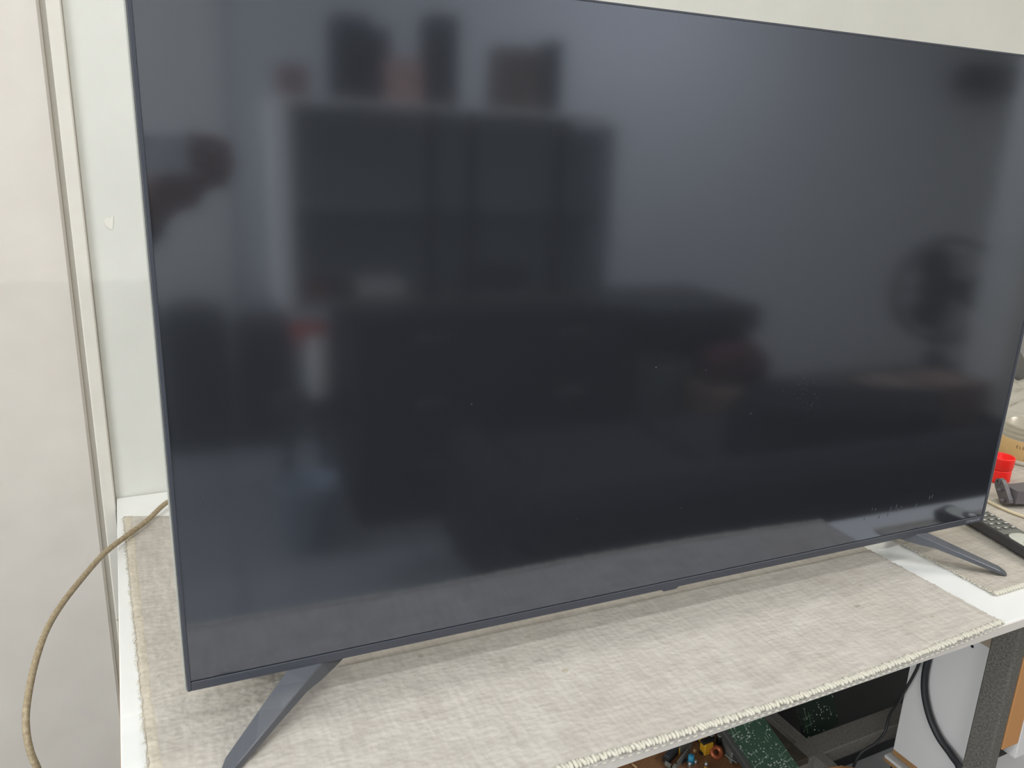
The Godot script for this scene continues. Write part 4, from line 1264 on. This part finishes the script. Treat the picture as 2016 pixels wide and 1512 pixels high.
	block(d, "desktop", Vector3(-0.40, 0.65, -0.28), Vector3(0.27, 0.765, 0.3), black, 0.005)
	for sx in [-0.39, 0.20]:
		block(d, "leg", Vector3(sx, 0, -0.24), Vector3(sx + 0.06, 0.65, 0.28), black, 0.004)
	block(d, "modesty_panel", Vector3(-0.33, 0.12, 0.2), Vector3(0.20, 0.65, 0.22), mt("panel_green", Color(0.19, 0.215, 0.205), 0.7), 0.002)
	var bin := thing("dust_bin", "grey green bin under the black work desk", "bin", Vector3(1.92, 0, 2.18))
	part("shell", lathe(crease([Vector2(0, 0.004), Vector2(0.13, 0.004), Vector2(0.17, 0.50), Vector2(0.178, 0.50), Vector2(0.178, 0.52), Vector2(0.16, 0.52), Vector2(0.125, 0.02), Vector2(0, 0.02)]), 28), mt("bin_green", Color(0.58, 0.61, 0.59), 0.6), bin)
	# cardboard box with a dark red bag on it
	var cb := thing("carton", "brown cardboard box beside the black work desk", "box", Vector3(2.14, 0, 1.86))
	part("box", bbox(0.34, 0.46, 0.27, 0.006), mt("carton_brown", Color(0.46, 0.37, 0.29), 0.9), cb, Vector3(0, 0.23, 0))
	part("flap", bbox(0.34, 0.004, 0.13, 0.001), mt("carton_brown", Color.WHITE), cb, Vector3(0, 0.4625, -0.066))
	var bag := single("cloth_bag", blob_mesh([[Vector3(-0.09, 0.075, 0), Vector3(0.09, 0.07, 0.02), 0.075, 0.07], [Vector3(-0.05, 0.12, 0.0), Vector3(0.06, 0.13, 0.0), 0.05, 0.045]], 0.014, 0.04), mt("bag_red", Color(0.30, 0.12, 0.13), 0.9), "dark red cloth bag lying on the brown cardboard box", "bag", Vector3(2.15, 0.466, 1.88))
	bag.rotation_degrees.y = 10
	# navy sofa seen from its back
	var sf := thing("sofa", "dark navy sofa in the middle of the room behind the camera", "sofa", Vector3(1.86, 0, 1.28))
	block(sf, "base", Vector3(-1.06, 0.07, -0.26), Vector3(1.06, 0.30, 0.42), navy, 0.03)
	block(sf, "back", Vector3(-1.04, 0.29, -0.27), Vector3(1.05, 0.47, -0.10), navy, 0.05)
	for i in 3:
		block(sf, "seat_cushion", Vector3(-0.92 + i * 0.617, 0.30, -0.10), Vector3(-0.31 + i * 0.617, 0.42, 0.42), navy, 0.04)
	for sx in [-1.06, 0.93]:
		block(sf, "armrest", Vector3(sx, 0.28, -0.16), Vector3(sx + 0.14, 0.46, 0.42), navy, 0.04)
	for q in [[-1.0, -0.2], [0.84, -0.2], [-1.0, 0.34], [0.84, 0.34]]:
		part("leg", bbox(0.05, 0.072, 0.05, 0.004), black, sf, Vector3(q[0], 0.036, q[1]))
	part("back_cushion", bbox(0.90, 0.36, 0.15, 0.07), navy, sf, Vector3(0.25, 0.46, -0.03), Vector3(-6, 4, -5))
	# two cartons on the sofa's right end and a pedestal fan by the partition
	for q in [[2.47, 0.24, 0.17, "left brown carton on the sofa, by the fan"], [2.74, 0.24, 0.17, "right reddish brown carton on the sofa, by the partition"]]:
		var k := thing("carton", q[3], "box", Vector3(q[0], 0.4205, 1.36), 0.0, "cartons on the sofa")
		part("box", bbox(q[1], q[2], 0.22, 0.004), mt("carton_%d" % int(q[0] * 100), Color(0.42, 0.365, 0.32) if q[0] < 2.5 else Color(0.44, 0.355, 0.32), 0.9), k, Vector3(0, q[2] / 2, 0))
		part("tape", bbox(q[1] * 0.2, 0.0008, 0.218, 0.0002), mt("tape", Color.WHITE), k, Vector3(0, q[2] + 0.0004, 0))
	var fan := thing("pedestal_fan", "grey pedestal fan with a round wire guard beside the partition", "fan", Vector3(3.17, 0, 1.78), 28.0)
	var fm := mt("fan_grey", Color(0.17, 0.18, 0.185), 0.5)
	part("foot", lathe(crease([Vector2(0, 0), Vector2(0.19, 0.0), Vector2(0.195, 0.012), Vector2(0.17, 0.03), Vector2(0.03, 0.05), Vector2(0, 0.05)]), 32), fm, fan)
	part("pole", tube(PackedVector3Array([Vector3(0, 0.04, 0), Vector3(0, 0.4, 0), Vector3(0, 0.78, 0)]), 0.016, 12), fm, fan)
	part("motor", lathe(crease([Vector2(0, -0.07), Vector2(0.055, -0.06), Vector2(0.075, 0.0), Vector2(0.07, 0.07), Vector2(0, 0.08)]), 24), fm, fan, Vector3(0, 0.85, 0.07), Vector3(90, 0, 0))
	part("switch_box", bbox(0.07, 0.10, 0.06, 0.01), fm, fan, Vector3(0, 0.52, -0.01))
	for z in [-0.06, 0.03]:
		var gd := part("guard", tube(ring3(0.225, 40), 0.009, 8, 1.0, true), fm, fan, Vector3(0, 0.85, z))
		for r in [0.06, 0.11, 0.16]:
			part("guard_ring", tube(ring3(r, 28), 0.003, 6, 1.0, true), fm, gd, Vector3(0, 0, -0.02 if z < 0 else 0.02))
		for k in 12:
			var a := TAU * k / 12
			part("spoke", tube(PackedVector3Array([Vector3(cos(a), sin(a), 0) * 0.03 + Vector3(0, 0, -0.022 if z < 0 else 0.022), Vector3(cos(a), sin(a), 0) * 0.15 + Vector3(0, 0, -0.018 if z < 0 else 0.018), Vector3(cos(a), sin(a), 0) * 0.222]), 0.0022, 5), fm, gd)
	for k in 3:
		var a := TAU * k / 3
		var bl := PackedVector2Array([Vector2(0.02, -0.02), Vector2(0.09, -0.075), Vector2(0.17, -0.09), Vector2(0.195, -0.03), Vector2(0.19, 0.04), Vector2(0.13, 0.07), Vector2(0.05, 0.05), Vector2(0.02, 0.02)])
		part("blade", extrude(bl, 0.003), fm, fan, Vector3(0, 0.85, -0.015), Vector3(14, 0, rad_to_deg(a)))
	part("hub", lathe(crease([Vector2(0, 0), Vector2(0.03, 0.0), Vector2(0.026, 0.04), Vector2(0, 0.045)]), 20), fm, fan, Vector3(0, 0.85, -0.005), Vector3(-90, 0, 0))
	var sp := thing("wall_speaker", "small black speaker high on the far wall to the right", "speaker", Vector3(4.93, 1.86, 3.24))
	block(sp, "cabinet", Vector3(-0.24, 0.0, -0.16), Vector3(0.24, 0.16, 0.0), black, 0.006)
	block(sp, "grille", Vector3(-0.22, 0.015, -0.168), Vector3(0.22, 0.145, -0.16), mt("rubber", Color.BLACK), 0.003)
